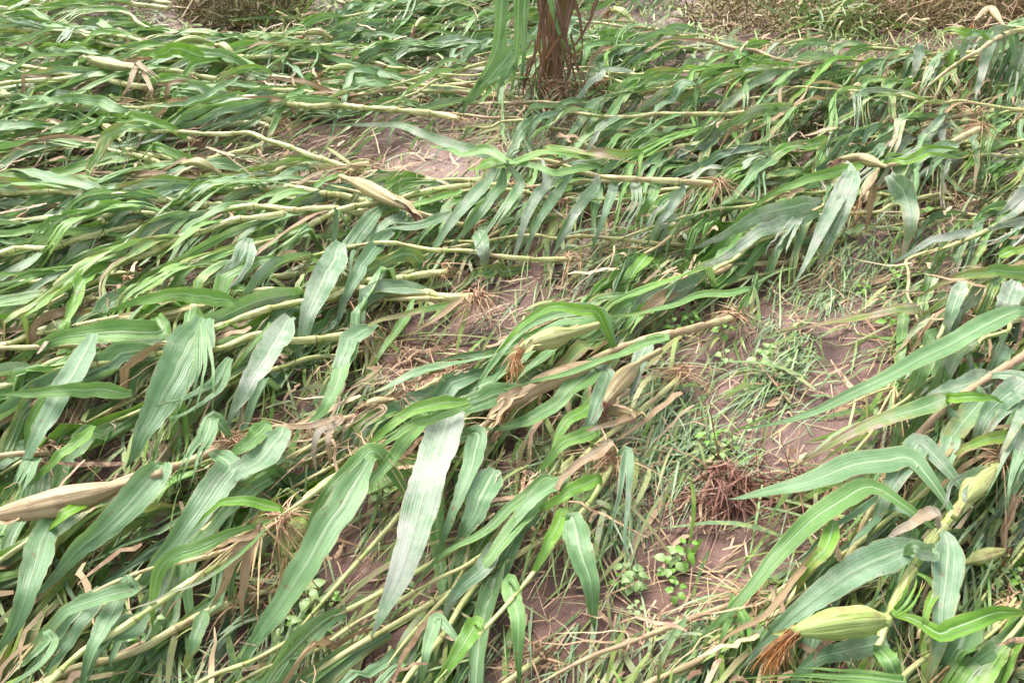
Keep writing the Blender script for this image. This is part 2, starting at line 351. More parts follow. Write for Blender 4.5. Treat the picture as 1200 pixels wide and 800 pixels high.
# ------------------------------------------------------------------ stalk, ear, tassel, roots
def stalk_radius(L, n, R):
    s = np.linspace(0, L, n); node = .145; f = (s % node) / node
    r = R * (1 - .55 * (s / L) ** 1.3); r = r * np.where(f < .07, 1.3, np.where(f > .80, .86, 1.2 - .14 * f)) * np.clip((L - s) / .10, .22, 1) * np.clip(.55 + s / .05, .55, 1); return r
def add_stalk(root, P, R, hue, dry):
    L = float(np.linalg.norm(np.diff(P, axis=0), axis=1).sum()); n = max(12, int(L / .016)); Q = resample(P, n)
    V, F, uv = tube(Q, stalk_radius(L, n, R), 9); uv[:, 1] *= L * 4
    return link_mesh('stalk', V, F, M_STALK, root, uv, origin=root.location, color=(hue, dry, 0))
def add_ear(root, P, R, hue, silk=M_SILK, neck=.18, silk_len=.11, silk_dir=None, nsilk=70, husks=2):
    n = 40; Q = resample(P, n); t = np.linspace(0, 1, n)
    pr = np.where(t < neck, .30 + .1 * t / max(neck, .01), .34 + .66 * np.sin(np.clip((t - neck) / .32, 0, 1) * math.pi / 2))
    pr = pr * np.where(t > .55, 1 - .80 * ((t - .55) / .45) ** 1.7, 1)
    ns = 40; th = np.linspace(0, 2 * math.pi, ns, endpoint=False); ph = U(0, 6)
    saw = ((1.5 * th[None] / math.pi + ph + .5 * t[:, None]) % 1.0); rr = R * pr[:, None] * (1 + .10 * (saw - .5) + .055 * np.cos(4 * th[None] + ph + 2.2 * t[:, None]) + .03 * np.cos(9 * th[None] + 3 * ph + t[:, None]) + .02 * np.sin(23 * t[:, None] + 2 * th[None]))
    V, F, uv = tube(Q, rr, ns)
    ear = link_mesh('ear', V, F, M_HUSK, root, uv, origin=root.location, color=(hue, 0, 0))
    tip = Q[-1]; d = norm(Q[-1] - Q[-4]); L = float(np.linalg.norm(Q[-1] - Q[0]))
    def husk_leaf(base, dd, ln, w):
        k = 10; s = np.linspace(0, 1, k)[:, None]; side = norm(np.cross(dd, [0, 0, 1.]))
        PP = base + dd * ln * s + np.array([0, 0, -.35]) * ln * s ** 2 + side * U(-.3, .3) * ln * s ** 2
        Vv, Ff, uu = leaf_mesh(PP, np.tile(np.array([0, -.4, 1.]), (k, 1)), w, fold=.6, wave=.1, w0=.9)
        link_mesh('husk_leaf', Vv, Ff, M_HUSK, ear, uu, origin=root.location, color=(hue * .9, 0, 0))
    for i in range(husks):
        off = norm(np.cross(d, RNG.normal(size=3))) * R * .45
        husk_leaf(Q[-9] + off, norm(d + off / R * .35), U(.3, .5) * L, R * 1.1)
    if nsilk:
        segs = []; sdv = norm(np.array(silk_dir)) if silk_dir is not None else norm(d + np.array([0, -.1, -.55]))
        for _ in range(int(nsilk * 1.6)):
            r0 = RNG.normal(size=3) * R * .16; dd = norm(sdv + RNG.normal(size=3) * .11); k = 6; s = np.linspace(0, 1, k)[:, None]; ll = silk_len * U(.5, 1.1)
            PP = tip - d * .012 + r0 + d * ll * .35 * s * (1 - s) * 2 + dd * ll * s + RNG.normal(size=3) * .012 * s ** 2 + np.array([0, 0, -.02]) * s ** 2
            g = gz(PP[:, 0], PP[:, 1]) + .004; PP[:, 2] = np.maximum(PP[:, 2], g)
            segs.append((PP, np.full(k, .00065), norm(np.cross(dd, RNG.normal(size=3)))))
        strips(segs, silk, 'silk', parent=ear, origin=root.location)
    return ear
def add_tassel(root, p, d, L=.24, nb=8, mat=M_TASSEL, r=.0035, spread=.45):
    segs_v = []; F = []; b = 0
    for i in range(nb):
        dd = norm(d + RNG.normal(size=3) * np.array([1, 1, .5]) * (0.05 if i == 0 else spread)); k = 9; s = np.linspace(0, 1, k)[:, None]; ll = L * (1.15 if i == 0 else U(.6, 1.)) 
        PP = p + dd * ll * s + np.array([0, 0, -.25 * ll]) * s ** 2; PP[:, 2] = np.maximum(PP[:, 2], gz(PP[:, 0], PP[:, 1]) + .006)
        rr = r * np.where(np.arange(k) % 2 == 0, 1.25, .8) * np.linspace(1, .5, k)
        V, Ff, _ = tube(PP, rr, 5); segs_v.append(V); F += [tuple(q + b for q in f) for f in Ff]; b += len(V)
    return link_mesh('tassel', np.vstack(segs_v), F, mat, root, origin=root.location)
def root_segs(p, n, spread, length, up=.03, w=.0016):
    out = []
    for _ in range(n):
        a = U(0, 2 * math.pi); dd = np.array([math.cos(a), math.sin(a), U(-.2, .5)]); k = 6; s = np.linspace(0, 1, k)[:, None]; ll = length * U(.3, 1.1)
        q = p + np.array([U(-1, 1) * spread, U(-1, 1) * spread, U(0, up)])
        PP = q + dd * ll * s + np.array([0, 0, -.8 * ll]) * s ** 2 + RNG.normal(size=3) * .25 * ll * s ** 2
        PP[:, 2] = np.maximum(PP[:, 2], gz(PP[:, 0], PP[:, 1]) + .003)
        out.append((PP, w * np.linspace(1.3, .5, k), norm(np.cross(dd, RNG.normal(size=3)))))
    return out

# ------------------------------------------------------------------ ground
def build_ground():
    xs = np.concatenate([[-120, -60, -30, -15, -9, -7], np.arange(-5.6, 5.6, .022), [7, 9, 15, 30, 60, 120]])
    ys = np.concatenate([[-120, -60, -30, -12, -5, -2, -.8], np.arange(.2, 7.4, .022), [8, 9, 11, 15, 30, 60, 120]])
    X, Y = np.meshgrid(xs, ys); Z = gz(X, Y); V = np.stack([X, Y, Z], -1).reshape(-1, 3); nx, ny = len(xs), len(ys)
    idx = np.arange(nx * ny).reshape(ny, nx); F = np.stack([idx[:-1, :-1], idx[:-1, 1:], idx[1:, 1:], idx[1:, :-1]], -1).reshape(-1, 4)
    me = bpy.data.meshes.new('ground'); me.vertices.add(len(V)); me.vertices.foreach_set('co', V.ravel()); me.loops.add(F.size); me.loops.foreach_set('vertex_index', F.ravel().astype(np.int32))
    me.polygons.add(len(F)); me.polygons.foreach_set('loop_start', np.arange(0, F.size, 4, dtype=np.int32)); me.update(calc_edges=True); me.validate()
    me.polygons.foreach_set('use_smooth', [True] * len(me.polygons)); me.materials.append(M_MUD)
    o = bpy.data.objects.new('ground', me); COL.objects.link(o); o['kind'] = 'structure'
build_ground()

# ------------------------------------------------------------------ traced plants
HEROPTS = []; HERO = []          # stalk segments (world) so that fillers keep off them
def hero(label, stalk, R=.012, sh=(.05, .10, .06), hue=.6, dry=.1, leaves=(), ears=(), tassel=None, roots=False, group='corn plants flattened by the storm'):
    """stalk: photo pixels from root to top; leaves: (pixels base to tip, width px, options)"""
    P = resample([(x, y, 0) for x, y in stalk], 12); hs = np.interp(np.linspace(0, 1, 12), np.linspace(0, 1, len(sh)), sh)
    W3 = np.array([at(p[0], p[1], h) for p, h in zip(P, hs)]); base = W3[0]
    r = empty('corn_plant', (base[0], base[1], float(gz(base[0], base[1])))); tag(r, label, 'corn plant', group)
    add_stalk(r, W3, R, hue, dry); HERO.append(W3)
    for (pts, wpx, o) in leaves:
        n = 26; Q = resample([(x, y, 0) for x, y in pts], n); t = np.linspace(0, 1, n)
        h0, h1, arch = o.get('h0', .14) + .02, o.get('h1', .06) + .015, o.get('arch', .05)
        hh = h0 + (h1 - h0) * t + arch * np.sin(math.pi * t)
        C = np.array([at(q[0], q[1], h) for q, h in zip(Q, hh)]); C[:, 2] = np.convolve(np.pad(C[:, 2], 2, mode='edge'), np.ones(5) / 5, 'valid'); HEROPTS.append(C.copy())
        tocam = norm(np.array([0, 0, CAM_H]) - C); face = o.get('face', .55); N = norm(np.array([0, 0, 1.]) * (1 - face) + tocam * face)
        w = 1.02 * wpx / FPX * depth_of(C[n // 2]); ww0 = o.get('w0', .42)
        dd = np.linalg.norm(W3 - C[0], axis=1); ib = int(np.argmin(dd)); Ls = float(np.linalg.norm(np.diff(C, axis=0), axis=1).sum())
        if .02 < dd[ib] < .16:
            mid_ = (W3[ib] + C[0]) / 2 + np.array([0, 0, .012]); C = resample(np.vstack([W3[ib] + [0, 0, .004], mid_, C[::3], C[-1:]]), 34); n = 34; ww0 = .22
            tocam = norm(np.array([0, 0, CAM_H]) - C); N = norm(np.array([0, 0, 1.]) * (1 - face) + tocam * face)
        rise = min(.5, .16 + (dd[ib] / (Ls + dd[ib]) if .02 < dd[ib] < .16 else 0))
        add_leaf(r, C, N, w, o.get('hue', U(0, .35)), o.get('dry', U(0, .35)), o.get('silt', U(.1, .6)), name='dry_leaf' if o.get('dry', 0) > .75 else 'leaf',
                 fold=o.get('fold', U(.15, .4)), wave=o.get('wave', U(.06, .2)), torn=o.get('torn', int(RNG.integers(2, 5)) if U(0, 1) < .24 else 0), crumple=o.get('cr', .45), twist=o.get('twist', U(-.3, .3)), roll=o.get('roll', U(-.25, .25)), w0=ww0, rise=rise, blunt=o.get('blunt', 0))
    for (pts, wpx, o) in ears:
        h = o.get('h', .1); C = np.array([at(x, y, h + dh) for (x, y), dh in zip(pts, o.get('dh', [0] * len(pts)))])
        add_ear(r, C, .5 * wpx / FPX * depth_of(C.mean(0)), o.get('hue', .6), o.get('silk', M_SILK), o.get('neck', .15), o.get('sl', .10), o.get('sd'), o.get('ns', 70), o.get('husks', 2))
    if tassel: add_tassel(r, W3[-1], norm(W3[-1] - W3[-3]), **tassel)
    if roots or visible(W3[0], 0): strips(root_segs(W3[0] + np.array([0, 0, -.005]), 90, .016, .11, .03, .0013), M_ROOT, 'roots', parent=r, origin=r.location)
    return r
D = dict
hero('thick pale green corn stalk with plump green ear and orange silk, lower right',
     [(1172,540),(1130,590),(1100,622),(1068,670),(1040,724),(1016,800)], R=.013, sh=(.12,.14,.10), hue=.9, dry=.0,
     leaves=[([(1066,536),(1000,546),(940,566),(852,586)], 40, D(h0=.16,h1=.05,hue=.15,dry=0,silt=.25,blunt=.3,torn=1,cr=.3)),
             ([(1020,572),(962,600),(912,650),(868,704),(796,768)], 36, D(h0=.17,h1=.04,hue=.5,dry=.0,silt=.2)),
             ([(1070,640),(1000,668),(930,722),(862,790)], 48, D(h0=.15,h1=.05,hue=.0,silt=.35,dry=0,roll=.1)),
             ([(1040,752),(985,762),(945,782),(915,822)], 28, D(h0=.09,h1=.03,hue=.1,silt=.4)),
             ([(1112,636),(1106,700),(1098,760),(1084,815)], 44, D(h0=.13,h1=.03,hue=.0,silt=.4)),
             ([(1060,800),(980,792),(900,792),(830,800)], 22, D(h0=.15,h1=.10,hue=.6,silt=.1,face=.8)),
             ([(1100,742),(1150,722),(1215,716)], 30, D(h0=.13,h1=.08,hue=1.,silt=0.,face=.8)),
             ([(1078,520),(1050,560),(1030,600),(1012,645)], 40, D(h0=.14,h1=.06,hue=.0,silt=.5)),
             ([(1034,590),(990,630),(962,672),(930,705)], 30, D(h0=.12,h1=.05,hue=.0,silt=.4)),
             ([(978,610),(968,640),(948,665),(930,700)], 22, D(h0=.15,h1=.05,hue=.9,silt=.0,dry=.3)),
             ([(1095,600),(1060,618),(1024,640)], 20, D(h0=.15,h1=.1,hue=.0,dry=.9)),
             ([(1150,556),(1120,568),(1110,590),(1096,606)], 30, D(h0=.17,h1=.13,hue=.2,silt=.6,roll=.5)),
             ([(1092,650),(1070,640),(1060,660)], 30, D(h0=.16,h1=.12,hue=.3,silt=.5)),
             ([(1050,720),(1068,700),(1080,660)], 18, D(h0=.15,h1=.1,hue=1,silt=.0)),
             ([(1030,760),(1045,780),(1056,812)], 30, D(h0=.12,h1=.05,hue=.5,silt=.2)),
             ([(1095,690),(1088,715),(1076,765)], 14, D(h0=.13,h1=.05,hue=.9,silt=.1))],
     ears=[([(1045,728),(1030,726),(985,729),(928,740)], 34, D(h=.19,hue=.95,neck=.04,sl=.085,sd=(-.55,-.5,-.25),ns=120,husks=1)),
           ([(1128,660),(1150,652),(1178,644)], 17, D(h=.09,hue=.7,ns=20,sl=.05,silk=M_SILKR)),
           ([(1118,606),(1135,578),(1166,548)], 26, D(h=.19,hue=.7,ns=0,husks=2,neck=.3))])
hero('corn plant with dry pinkish stalk and very long leaf across mud, right edge',
     [(1215,408),(1150,448),(1108,478),(1064,520),(1030,552)], R=.011, sh=(.16,.16,.12), hue=.1, dry=.62,
     leaves=[([(1198,362),(1110,405),(1040,440),(950,484),(858,506)], 33, D(h0=.2,h1=.05,hue=.25,silt=.25,dry=.0,face=.7,torn=1,cr=.3)),
             ([(1118,464),(1040,490),(985,515),(922,552)], 26, D(h0=.16,h1=.06,hue=.3,silt=.4)),
             ([(1112,466),(1140,463),(1178,472)], 17, D(h0=.2,h1=.18,hue=1.,silt=0.,dry=0,face=.9)),
             ([(1200,446),(1165,478),(1150,500),(1132,545)], 38, D(h0=.17,h1=.06,hue=.0,silt=.5)),
             ([(1160,440),(1100,462),(1060,500)], 30, D(h0=.13,h1=.05,hue=.0,silt=.6)),
             ([(1150,470),(1110,520),(1080,560),(1060,590)], 34, D(h0=.12,h1=.05,hue=.1,silt=.3)),
             ([(1120,500),(1100,560),(1085,590)], 30, D(h0=.12,h1=.05,hue=.1,silt=.3))])
hero('corn plant with yellow lower stalk and broad pale ribbed leaf, right edge',
     [(1215,470),(1180,515),(1148,560),(1130,600)], R=.009, sh=(.1,.12,.08), hue=.7, dry=.2,
     leaves=[([(1205,458),(1172,500),(1152,528),(1138,560)], 44, D(h0=.16,h1=.06,hue=.0,silt=.5)),
             ([(1210,500),(1190,540),(1180,590),(1178,630)], 40, D(h0=.13,h1=.04,hue=.1,silt=.4)),
             ([(1180,510),(1140,522),(1096,556)], 20, D(h0=.14,h1=.08,hue=.9,silt=.1))])
hero('corn plant with a fan of pale leaves hanging steeply at the top right corner',
     [(1215,36),(1180,40),(1120,76),(1075,112)], R=.013, sh=(.28,.30,.1), hue=.5, dry=.4,
     leaves=[([(1172,34),(1158,60),(1150,90),(1142,118)], 16, D(h0=.3,h1=.04,hue=0,silt=.7,arch=.0,face=.9)),
             ([(1176,36),(1170,66),(1163,100)], 14, D(h0=.3,h1=.04,hue=0,silt=.7,arch=.0,face=.9)),
             ([(1168,32),(1150,52),(1145,80)], 12, D(h0=.28,h1=.06,hue=0,silt=.6,arch=.0,face=.9)),
             ([(1185,34),(1190,62),(1180,95)], 12, D(h0=.28,h1=.04,hue=.1,silt=.5,arch=.0,face=.9)),
             ([(1132,44),(1128,66),(1124,92)], 12, D(h0=.24,h1=.04,hue=.0,silt=.6,arch=.0,face=.9)),
             ([(1078,50),(1074,75),(1066,102)], 14, D(h0=.2,h1=.04,hue=.0,silt=.6,arch=.0,face=.9)),
             ([(1140,38),(1110,36),(1085,44)], 12, D(h0=.3,h1=.22,hue=1,silt=0,face=.9)),
             ([(1162,38),(1120,44),(1094,62)], 9, D(h0=.3,h1=.15,hue=.4,silt=.3)),
             ([(1180,30),(1200,26),(1220,10)], 14, D(h0=.3,h1=.25,hue=.4,silt=.1))],
     ears=[([(1178,32),(1160,12),(1142,24)], 10, D(h=.3,hue=.1,ns=20,sl=.06))])
hero('corn plant with a broken dry ear over broad drooping blue-grey leaves, upper right',
     [(1150,150),(1090,178),(1040,194),(985,188)], R=.012, sh=(.2,.22,.22), hue=.5, dry=.35,
     leaves=[([(1002,200),(990,238),(972,280),(955,318)], 26, D(h0=.24,h1=.03,hue=0,silt=.6,face=.9,arch=.01)),
             ([(996,204),(972,252),(950,296),(926,342)], 26, D(h0=.22,h1=.03,hue=0,silt=.6,face=.9,arch=.01)),
             ([(1042,204),(1062,232),(1066,266),(1056,306)], 28, D(h0=.24,h1=.03,hue=.1,silt=.6,face=.9,arch=.01)),
             ([(1022,208),(1020,240),(1014,276)], 12, D(h0=.23,h1=.03,hue=.1,dry=.95,face=.9,arch=0)),
             ([(962,236),(900,248),(856,272),(804,296)], 24, D(h0=.18,h1=.04,hue=.1,silt=.6,face=.9)),
             ([(960,250),(900,268),(850,300),(798,322)], 20, D(h0=.14,h1=.03,hue=.1,silt=.6,face=.9)),
             ([(1118,170),(1086,180),(1066,200),(1060,222)], 20, D(h0=.24,h1=.08,hue=.2,silt=.5,face=.9)),
             ([(1010,192),(940,214),(900,230),(860,262)], 16, D(h0=.22,h1=.06,hue=.8,silt=.1,face=.9)),
             ([(1060,190),(1095,176),(1122,180),(1135,172)], 16, D(h0=.24,h1=.2,hue=1,silt=.0,face=.9)),
             ([(940,250),(912,290),(904,325)], 16, D(h0=.14,h1=.03,hue=.0,silt=.7,face=.9))],
     ears=[([(1040,196),(1010,186),(984,186)], 13, D(h=.25,hue=.3,ns=30,sl=.04,silk=M_SILKR)),
           ([(1030,198),(1020,212),(1008,232)], 11, D(h=.24,hue=.1,ns=20,sl=.06))])
hero('corn plant with three long silvery leaves sweeping in from the right edge',
     [(1225,205),(1190,250),(1140,278),(1080,300)], R=.012, sh=(.1,.12,.08), hue=.6, dry=.2,
     leaves=[([(1215,222),(1172,258),(1140,288),(1106,312)], 34, D(h0=.2,h1=.05,hue=0,silt=.75,face=.8,torn=2)),
             ([(1215,260),(1180,286),(1150,300),(1118,318)], 26, D(h0=.16,h1=.04,hue=0,silt=.7,face=.8)),
             ([(1140,272),(1090,284),(1050,306),(1020,326)], 13, D(h0=.14,h1=.04,hue=.0,silt=.7,face=.8)),
             ([(1220,320),(1160,318),(1110,330),(1070,350)], 18, D(h0=.16,h1=.05,hue=.6,silt=.2,face=.8)),
             ([(1128,330),(1118,360),(1100,415)], 20, D(h0=.16,h1=.03,hue=.0,silt=.6,face=.8)),
             ([(1190,330),(1176,365),(1172,400)], 30, D(h0=.16,h1=.03,hue=.0,silt=.6,face=.8,torn=3)),
             ([(1170,300),(1200,290),(1225,280)], 14, D(h0=.16,h1=.1,hue=1,silt=.0,face=.8))])
hero('corn plant with dry straw-coloured stalk and ear under bright arched leaf, centre',
     [(862,372),(800,388),(762,396),(716,412),(640,450),(556,506),(500,550)], R=.011, sh=(.05,.14,.14,.12,.08), hue=.25, dry=.45,
     leaves=[([(702,372),(650,372),(600,398),(556,448),(522,492)], 46, D(h0=.19,h1=.10,hue=.35,silt=.35,dry=.0,roll=-.1,face=.5)),
             ([(698,366),(650,362),(612,380),(575,420)], 20, D(h0=.23,h1=.16,hue=1.,silt=.0,dry=.0,face=.5)),
             ([(782,396),(700,424),(650,440),(600,455),(560,462)], 15, D(h0=.18,h1=.12,hue=.5,silt=.1,dry=0)),
             ([(600,458),(560,470),(528,480),(505,474)], 36, D(h0=.13,h1=.1,hue=.3,silt=.2,dry=0)),
             ([(700,430),(640,480),(600,498),(560,505)], 34, D(h0=.12,h1=.05,hue=.45,silt=.1,dry=.0)),
             ([(712,440),(700,470),(690,500),(660,520)], 30, D(h0=.12,h1=.05,hue=.0,silt=.4,dry=.0)),
             ([(880,340),(820,348),(770,362),(690,372)], 14, D(h0=.12,h1=.1,hue=.6,silt=.1,dry=.2)),
             ([(724,452),(690,478),(660,500),(640,560)], 30, D(h0=.10,h1=.05,hue=.9,silt=.0,dry=.0)),
             ([(762,398),(750,420),(735,470),(728,485)], 22, D(h0=.12,h1=.06,hue=.0,silt=.5,dry=.0))],
     ears=[([(702,380),(668,390),(640,398),(608,408)], 25, D(h=.25,hue=.62,neck=.3,sl=.075,sd=(-.25,-.8,-.2),ns=70,husks=1,silk=M_SILK)),
           ([(716,420),(672,434),(630,452),(590,478)], 22, D(h=.17,hue=.08,neck=.15,sl=.03,ns=20,husks=3)),
           ([(775,410),(748,426),(728,446),(708,472)], 22, D(h=.16,hue=.2,neck=.30,sl=.045,ns=40,husks=1,silk=M_SILKR)),
           ([(695,476),(718,480),(748,486)], 15, D(h=.12,hue=.35,ns=0,husks=2))])
hero('corn plant with a small yellow ear on thin stalk, below the straw-coloured ear',
     [(800,440),(752,480),(700,520),(650,570),(560,660),(480,745),(440,800)], R=.007, sh=(.05,.12,.10,.05), hue=.7, dry=.25,
     leaves=[([(742,488),(700,500),(670,510)], 12, D(h0=.14,h1=.1,hue=.6,dry=.8)),
             ([(664,560),(620,590),(590,625),(548,680)], 24, D(h0=.13,h1=.06,hue=.25,silt=.2,dry=0)),
             ([(640,575),(600,620),(570,660),(520,700)], 26, D(h0=.12,h1=.06,hue=.5,silt=.1,dry=0)),
             ([(700,505),(660,520),(640,540),(622,570)], 22, D(h0=.13,h1=.08,hue=.7,silt=.1,dry=.1)),
             ([(580,640),(560,670),(530,700),(515,745)], 28, D(h0=.11,h1=.04,hue=.0,silt=.5,dry=0)),
             ([(715,520),(660,560),(650,600),(648,626)], 16, D(h0=.13,h1=.08,hue=.0,dry=.6))],
     ears=[([(672,534),(664,548),(655,556)], 14, D(h=.13,hue=.6,ns=20,sl=.05))])
hero('corn plant with twin slender yellow stalks and bright green leaves, lower centre',
     [(720,540),(690,590),(655,630),(610,690),(560,745),(500,810)], R=.006, sh=(.12,.16,.10), hue=.9, dry=.05,
     leaves=[([(670,606),(682,648),(694,692),(696,745)], 40, D(h0=.16,h1=.03,hue=.25,silt=.35,dry=0,face=.8)),
             ([(736,528),(728,590),(722,650),(730,725)], 22, D(h0=.16,h1=.03,hue=.0,silt=.4,dry=.1,face=.8)),
             ([(598,680),(606,730),(610,810)], 28, D(h0=.12,h1=.03,hue=.5,silt=.2,dry=0,face=.8)),
             ([(512,725),(500,760),(490,812)], 24, D(h0=.1,h1=.03,hue=.2,silt=.2,dry=0)),
             ([(560,730),(540,760),(510,800)], 30, D(h0=.1,h1=.05,hue=.8,silt=.1,dry=0)),
             ([(700,560),(650,585),(620,610)], 22, D(h0=.14,h1=.09,hue=.9,silt=.0,dry=0)),
             ([(660,600),(640,640),(612,690)], 22, D(h0=.14,h1=.1,hue=.9,silt=.1,dry=0)),
             ([(640,560),(570,620),(520,650),(470,700)], 18, D(h0=.12,h1=.06,hue=.5,silt=.1,dry=.0))],
     tassel=None)
hero('corn plant with broad whitish mud-filmed leaf pointing down, bottom centre',
     [(600,440),(560,480),(520,530),(470,600),(400,680),(330,760)], R=.008, sh=(.04,.08,.05), hue=.8, dry=.2,
     leaves=[([(532,478),(506,545),(484,625),(462,690),(436,748)], 50, D(h0=.16,h1=.08,hue=.0,silt=.68,dry=.05,face=.7,blunt=.7,w0=.18,torn=0,fold=.15,roll=0)),
             ([(548,470),(500,476),(455,500),(410,545)], 19, D(h0=.2,h1=.12,hue=.9,silt=.0,dry=0)),
             ([(552,474),(480,500),(430,535),(395,580)], 15, D(h0=.18,h1=.1,hue=.7,silt=.0,dry=.2)),
             ([(560,510),(545,570),(515,640),(500,660)], 36, D(h0=.13,h1=.06,hue=.1,silt=.3,dry=0)),
             ([(580,550),(555,600),(530,650)], 40, D(h0=.12,h1=.05,hue=.1,silt=.3,dry=0)),
             ([(432,540),(402,590),(360,660),(318,722),(276,786)], 42, D(h0=.2,h1=.06,hue=.25,silt=.15,dry=0,face=.7,blunt=.3)),
             ([(440,530),(400,560),(370,600),(350,650)], 36, D(h0=.18,h1=.1,hue=.5,silt=.1,dry=0)),
             ([(500,480),(440,560),(410,600),(385,640)], 26, D(h0=.14,h1=.08,hue=.6,silt=.1,dry=0))])
hero('corn plant with a ragged dried tassel hanging down, green ear beside it, lower left',
     [(440,535),(400,555),(350,590),(308,616)], R=.006, sh=(.16,.22,.22), hue=.8, dry=.1,
     leaves=[([(330,596),(290,588),(250,594),(225,622)], 16, D(h0=.22,h1=.16,hue=1.,silt=.0,dry=0,face=.8)),
             ([(300,625),(262,638),(232,650)], 9, D(h0=.2,h1=.12,hue=.2,dry=.9)),
             ([(302,620),(290,655),(285,700),(284,735)], 16, D(h0=.2,h1=.04,hue=.2,dry=.75,silt=.2,face=.8)),
             ([(300,625),(270,660),(256,700),(245,712)], 16, D(h0=.2,h1=.06,hue=.2,dry=.7,silt=.2,face=.8)),
             ([(228,642),(192,660),(180,690),(180,740)], 26, D(h0=.22,h1=.05,hue=.6,silt=.1,dry=.0,face=.8)),
             ([(312,620),(260,665),(200,695),(110,730)], 6, D(h0=.2,h1=.08,hue=.8,dry=.3)),
             ([(240,715),(228,750),(214,795)], 20, D(h0=.08,h1=.03,hue=.2,dry=.3,silt=.3))],
     ears=[([(358,600),(345,622),(334,652)], 36, D(h=.09,hue=1.,ns=30,sl=.06,husks=2,silk=M_TASSEL))],
     tassel=D(L=.16, nb=11, spread=.5, r=.003))
hero('corn plant with a wide grey-green leaf with bright white midrib, left of centre',
     [(410,350),(355,350),(290,353),(212,361),(130,373),(-10,404)], R=.010, sh=(.10,.12,.10), hue=.6, dry=.15,
     leaves=[([(240,375),(208,430),(180,485),(148,552)], 60, D(h0=.15,h1=.06,hue=.1,silt=.35,dry=0,face=.7,fold=.3)),
             ([(340,372),(304,430),(282,468),(262,505)], 38, D(h0=.15,h1=.06,hue=.0,silt=.6,dry=0,face=.7)),
             ([(400,285),(378,330),(362,370),(345,425)], 38, D(h0=.16,h1=.05,hue=.0,silt=.5,dry=0,face=.7)),
             ([(236,380),(238,430),(232,470),(218,525)], 22, D(h0=.17,h1=.06,hue=.3,silt=.2,dry=0,face=.7)),
             ([(292,280),(280,310),(262,330),(246,352)], 28, D(h0=.18,h1=.12,hue=.0,silt=.6,dry=0,face=.7)),
             ([(110,392),(84,440),(50,500),(8,582)], 32, D(h0=.14,h1=.05,hue=.0,silt=.3,dry=0,face=.7)),
             ([(155,462),(100,456),(40,460),(-20,462)], 22, D(h0=.14,h1=.12,hue=.6,silt=.1,dry=0,face=.9)),
             ([(280,355),(220,345),(170,350),(110,372)], 22, D(h0=.16,h1=.12,hue=.8,silt=.0,dry=0,face=.9)),
             ([(300,420),(320,380),(300,400),(270,440)], 10, D(h0=.12,h1=.1,hue=.6)),
             ([(270,420),(240,460),(160,480),(130,470)], 22, D(h0=.12,h1=.08,hue=.2,silt=.2)),
             ([(190,388),(120,390),(60,400),(0,430)], 40, D(h0=.11,h1=.05,hue=.6,silt=.1,face=.9))],
     ears=[([(262,352),(225,364),(190,372),(140,374)], 15, D(h=.12,hue=.4,ns=12,sl=.03))])
hero('corn plant with a thick tan husked ear and two wide leaves, lower left edge',
     [(275,520),(200,548),(150,560),(80,585),(-30,612)], R=.010, sh=(.10,.14,.12), hue=.4, dry=.4,
     leaves=[([(188,548),(150,590),(100,640),(34,705)], 48, D(h0=.16,h1=.06,hue=.15,silt=.3,dry=0,face=.7,fold=.35)),
             ([(270,548),(232,600),(200,640),(150,700)], 52, D(h0=.14,h1=.05,hue=.1,silt=.35,dry=0,face=.7,fold=.3)),
             ([(50,632),(36,680),(14,735),(-12,775)], 48, D(h0=.14,h1=.06,hue=.1,silt=.3,dry=0,face=.7)),
             ([(250,490),(230,530),(220,570),(200,600)], 30, D(h0=.14,h1=.08,hue=.2,silt=.2,dry=0)),
             ([(100,585),(70,610),(45,625)], 24, D(h0=.15,h1=.1,hue=1.,silt=.0,dry=0)),
             ([(120,690),(80,735),(40,785),(10,820)], 34, D(h0=.1,h1=.05,hue=.0,silt=.2,dry=0)),
             ([(170,720),(120,760),(90,820)], 40, D(h0=.08,h1=.04,hue=.1,silt=.3,dry=0)),
             ([(40,540),(20,575),(-10,620)], 30, D(h0=.13,h1=.06,hue=.2,silt=.2,dry=0)),
             ([(110,500),(60,545),(20,580)], 16, D(h0=.12,h1=.08,hue=.8,silt=.0,dry=0.1))],
     ears=[([(190,554),(110,578),(50,592),(-20,606)], 34, D(h=.18,hue=.08,ns=0,husks=1,neck=.25))])
hero('thin corn stalk arching from the dried tassel to the lower left corner',
     [(330,610),(250,650),(180,665),(100,700),(40,755),(-20,830)], R=.005, sh=(.14,.16,.12), hue=.5, dry=.45,
     leaves=[([(160,690),(120,700),(70,720),(20,790)], 24, D(h0=.13,h1=.08,hue=.2,silt=.2,dry=.2)),
             ([(140,700),(100,780),(90,820)], 30, D(h0=.12,h1=.04,hue=.1,silt=.2,dry=.0)),
             ([(60,750),(40,775),(0,800)], 24, D(h0=.13,h1=.08,hue=.2,silt=.2,dry=.0))],
     ears=[([(132,706),(110,714),(84,728)], 17, D(h=.08,hue=.75,ns=0))])
hero('corn plant with a slim olive ear and a red-brown silk tuft, above the centre',
     [(560,268),(520,258),(480,246),(430,228),(380,215)], R=.009, sh=(.08,.12,.12), hue=.4, dry=.3,
     leaves=[([(530,250),(500,262),(450,268),(400,290)], 16, D(h0=.12,h1=.04,hue=.1,silt=.4)),
             ([(470,255),(440,270),(415,300)], 18, D(h0=.1,h1=.03,hue=.1,silt=.5))],
     ears=[([(398,206),(425,217),(448,229),(478,244)], 18, D(h=.17,hue=.25,neck=.12,sl=.07,sd=(.8,-.4,-.3),ns=80,silk=M_SILKR,husks=2))])
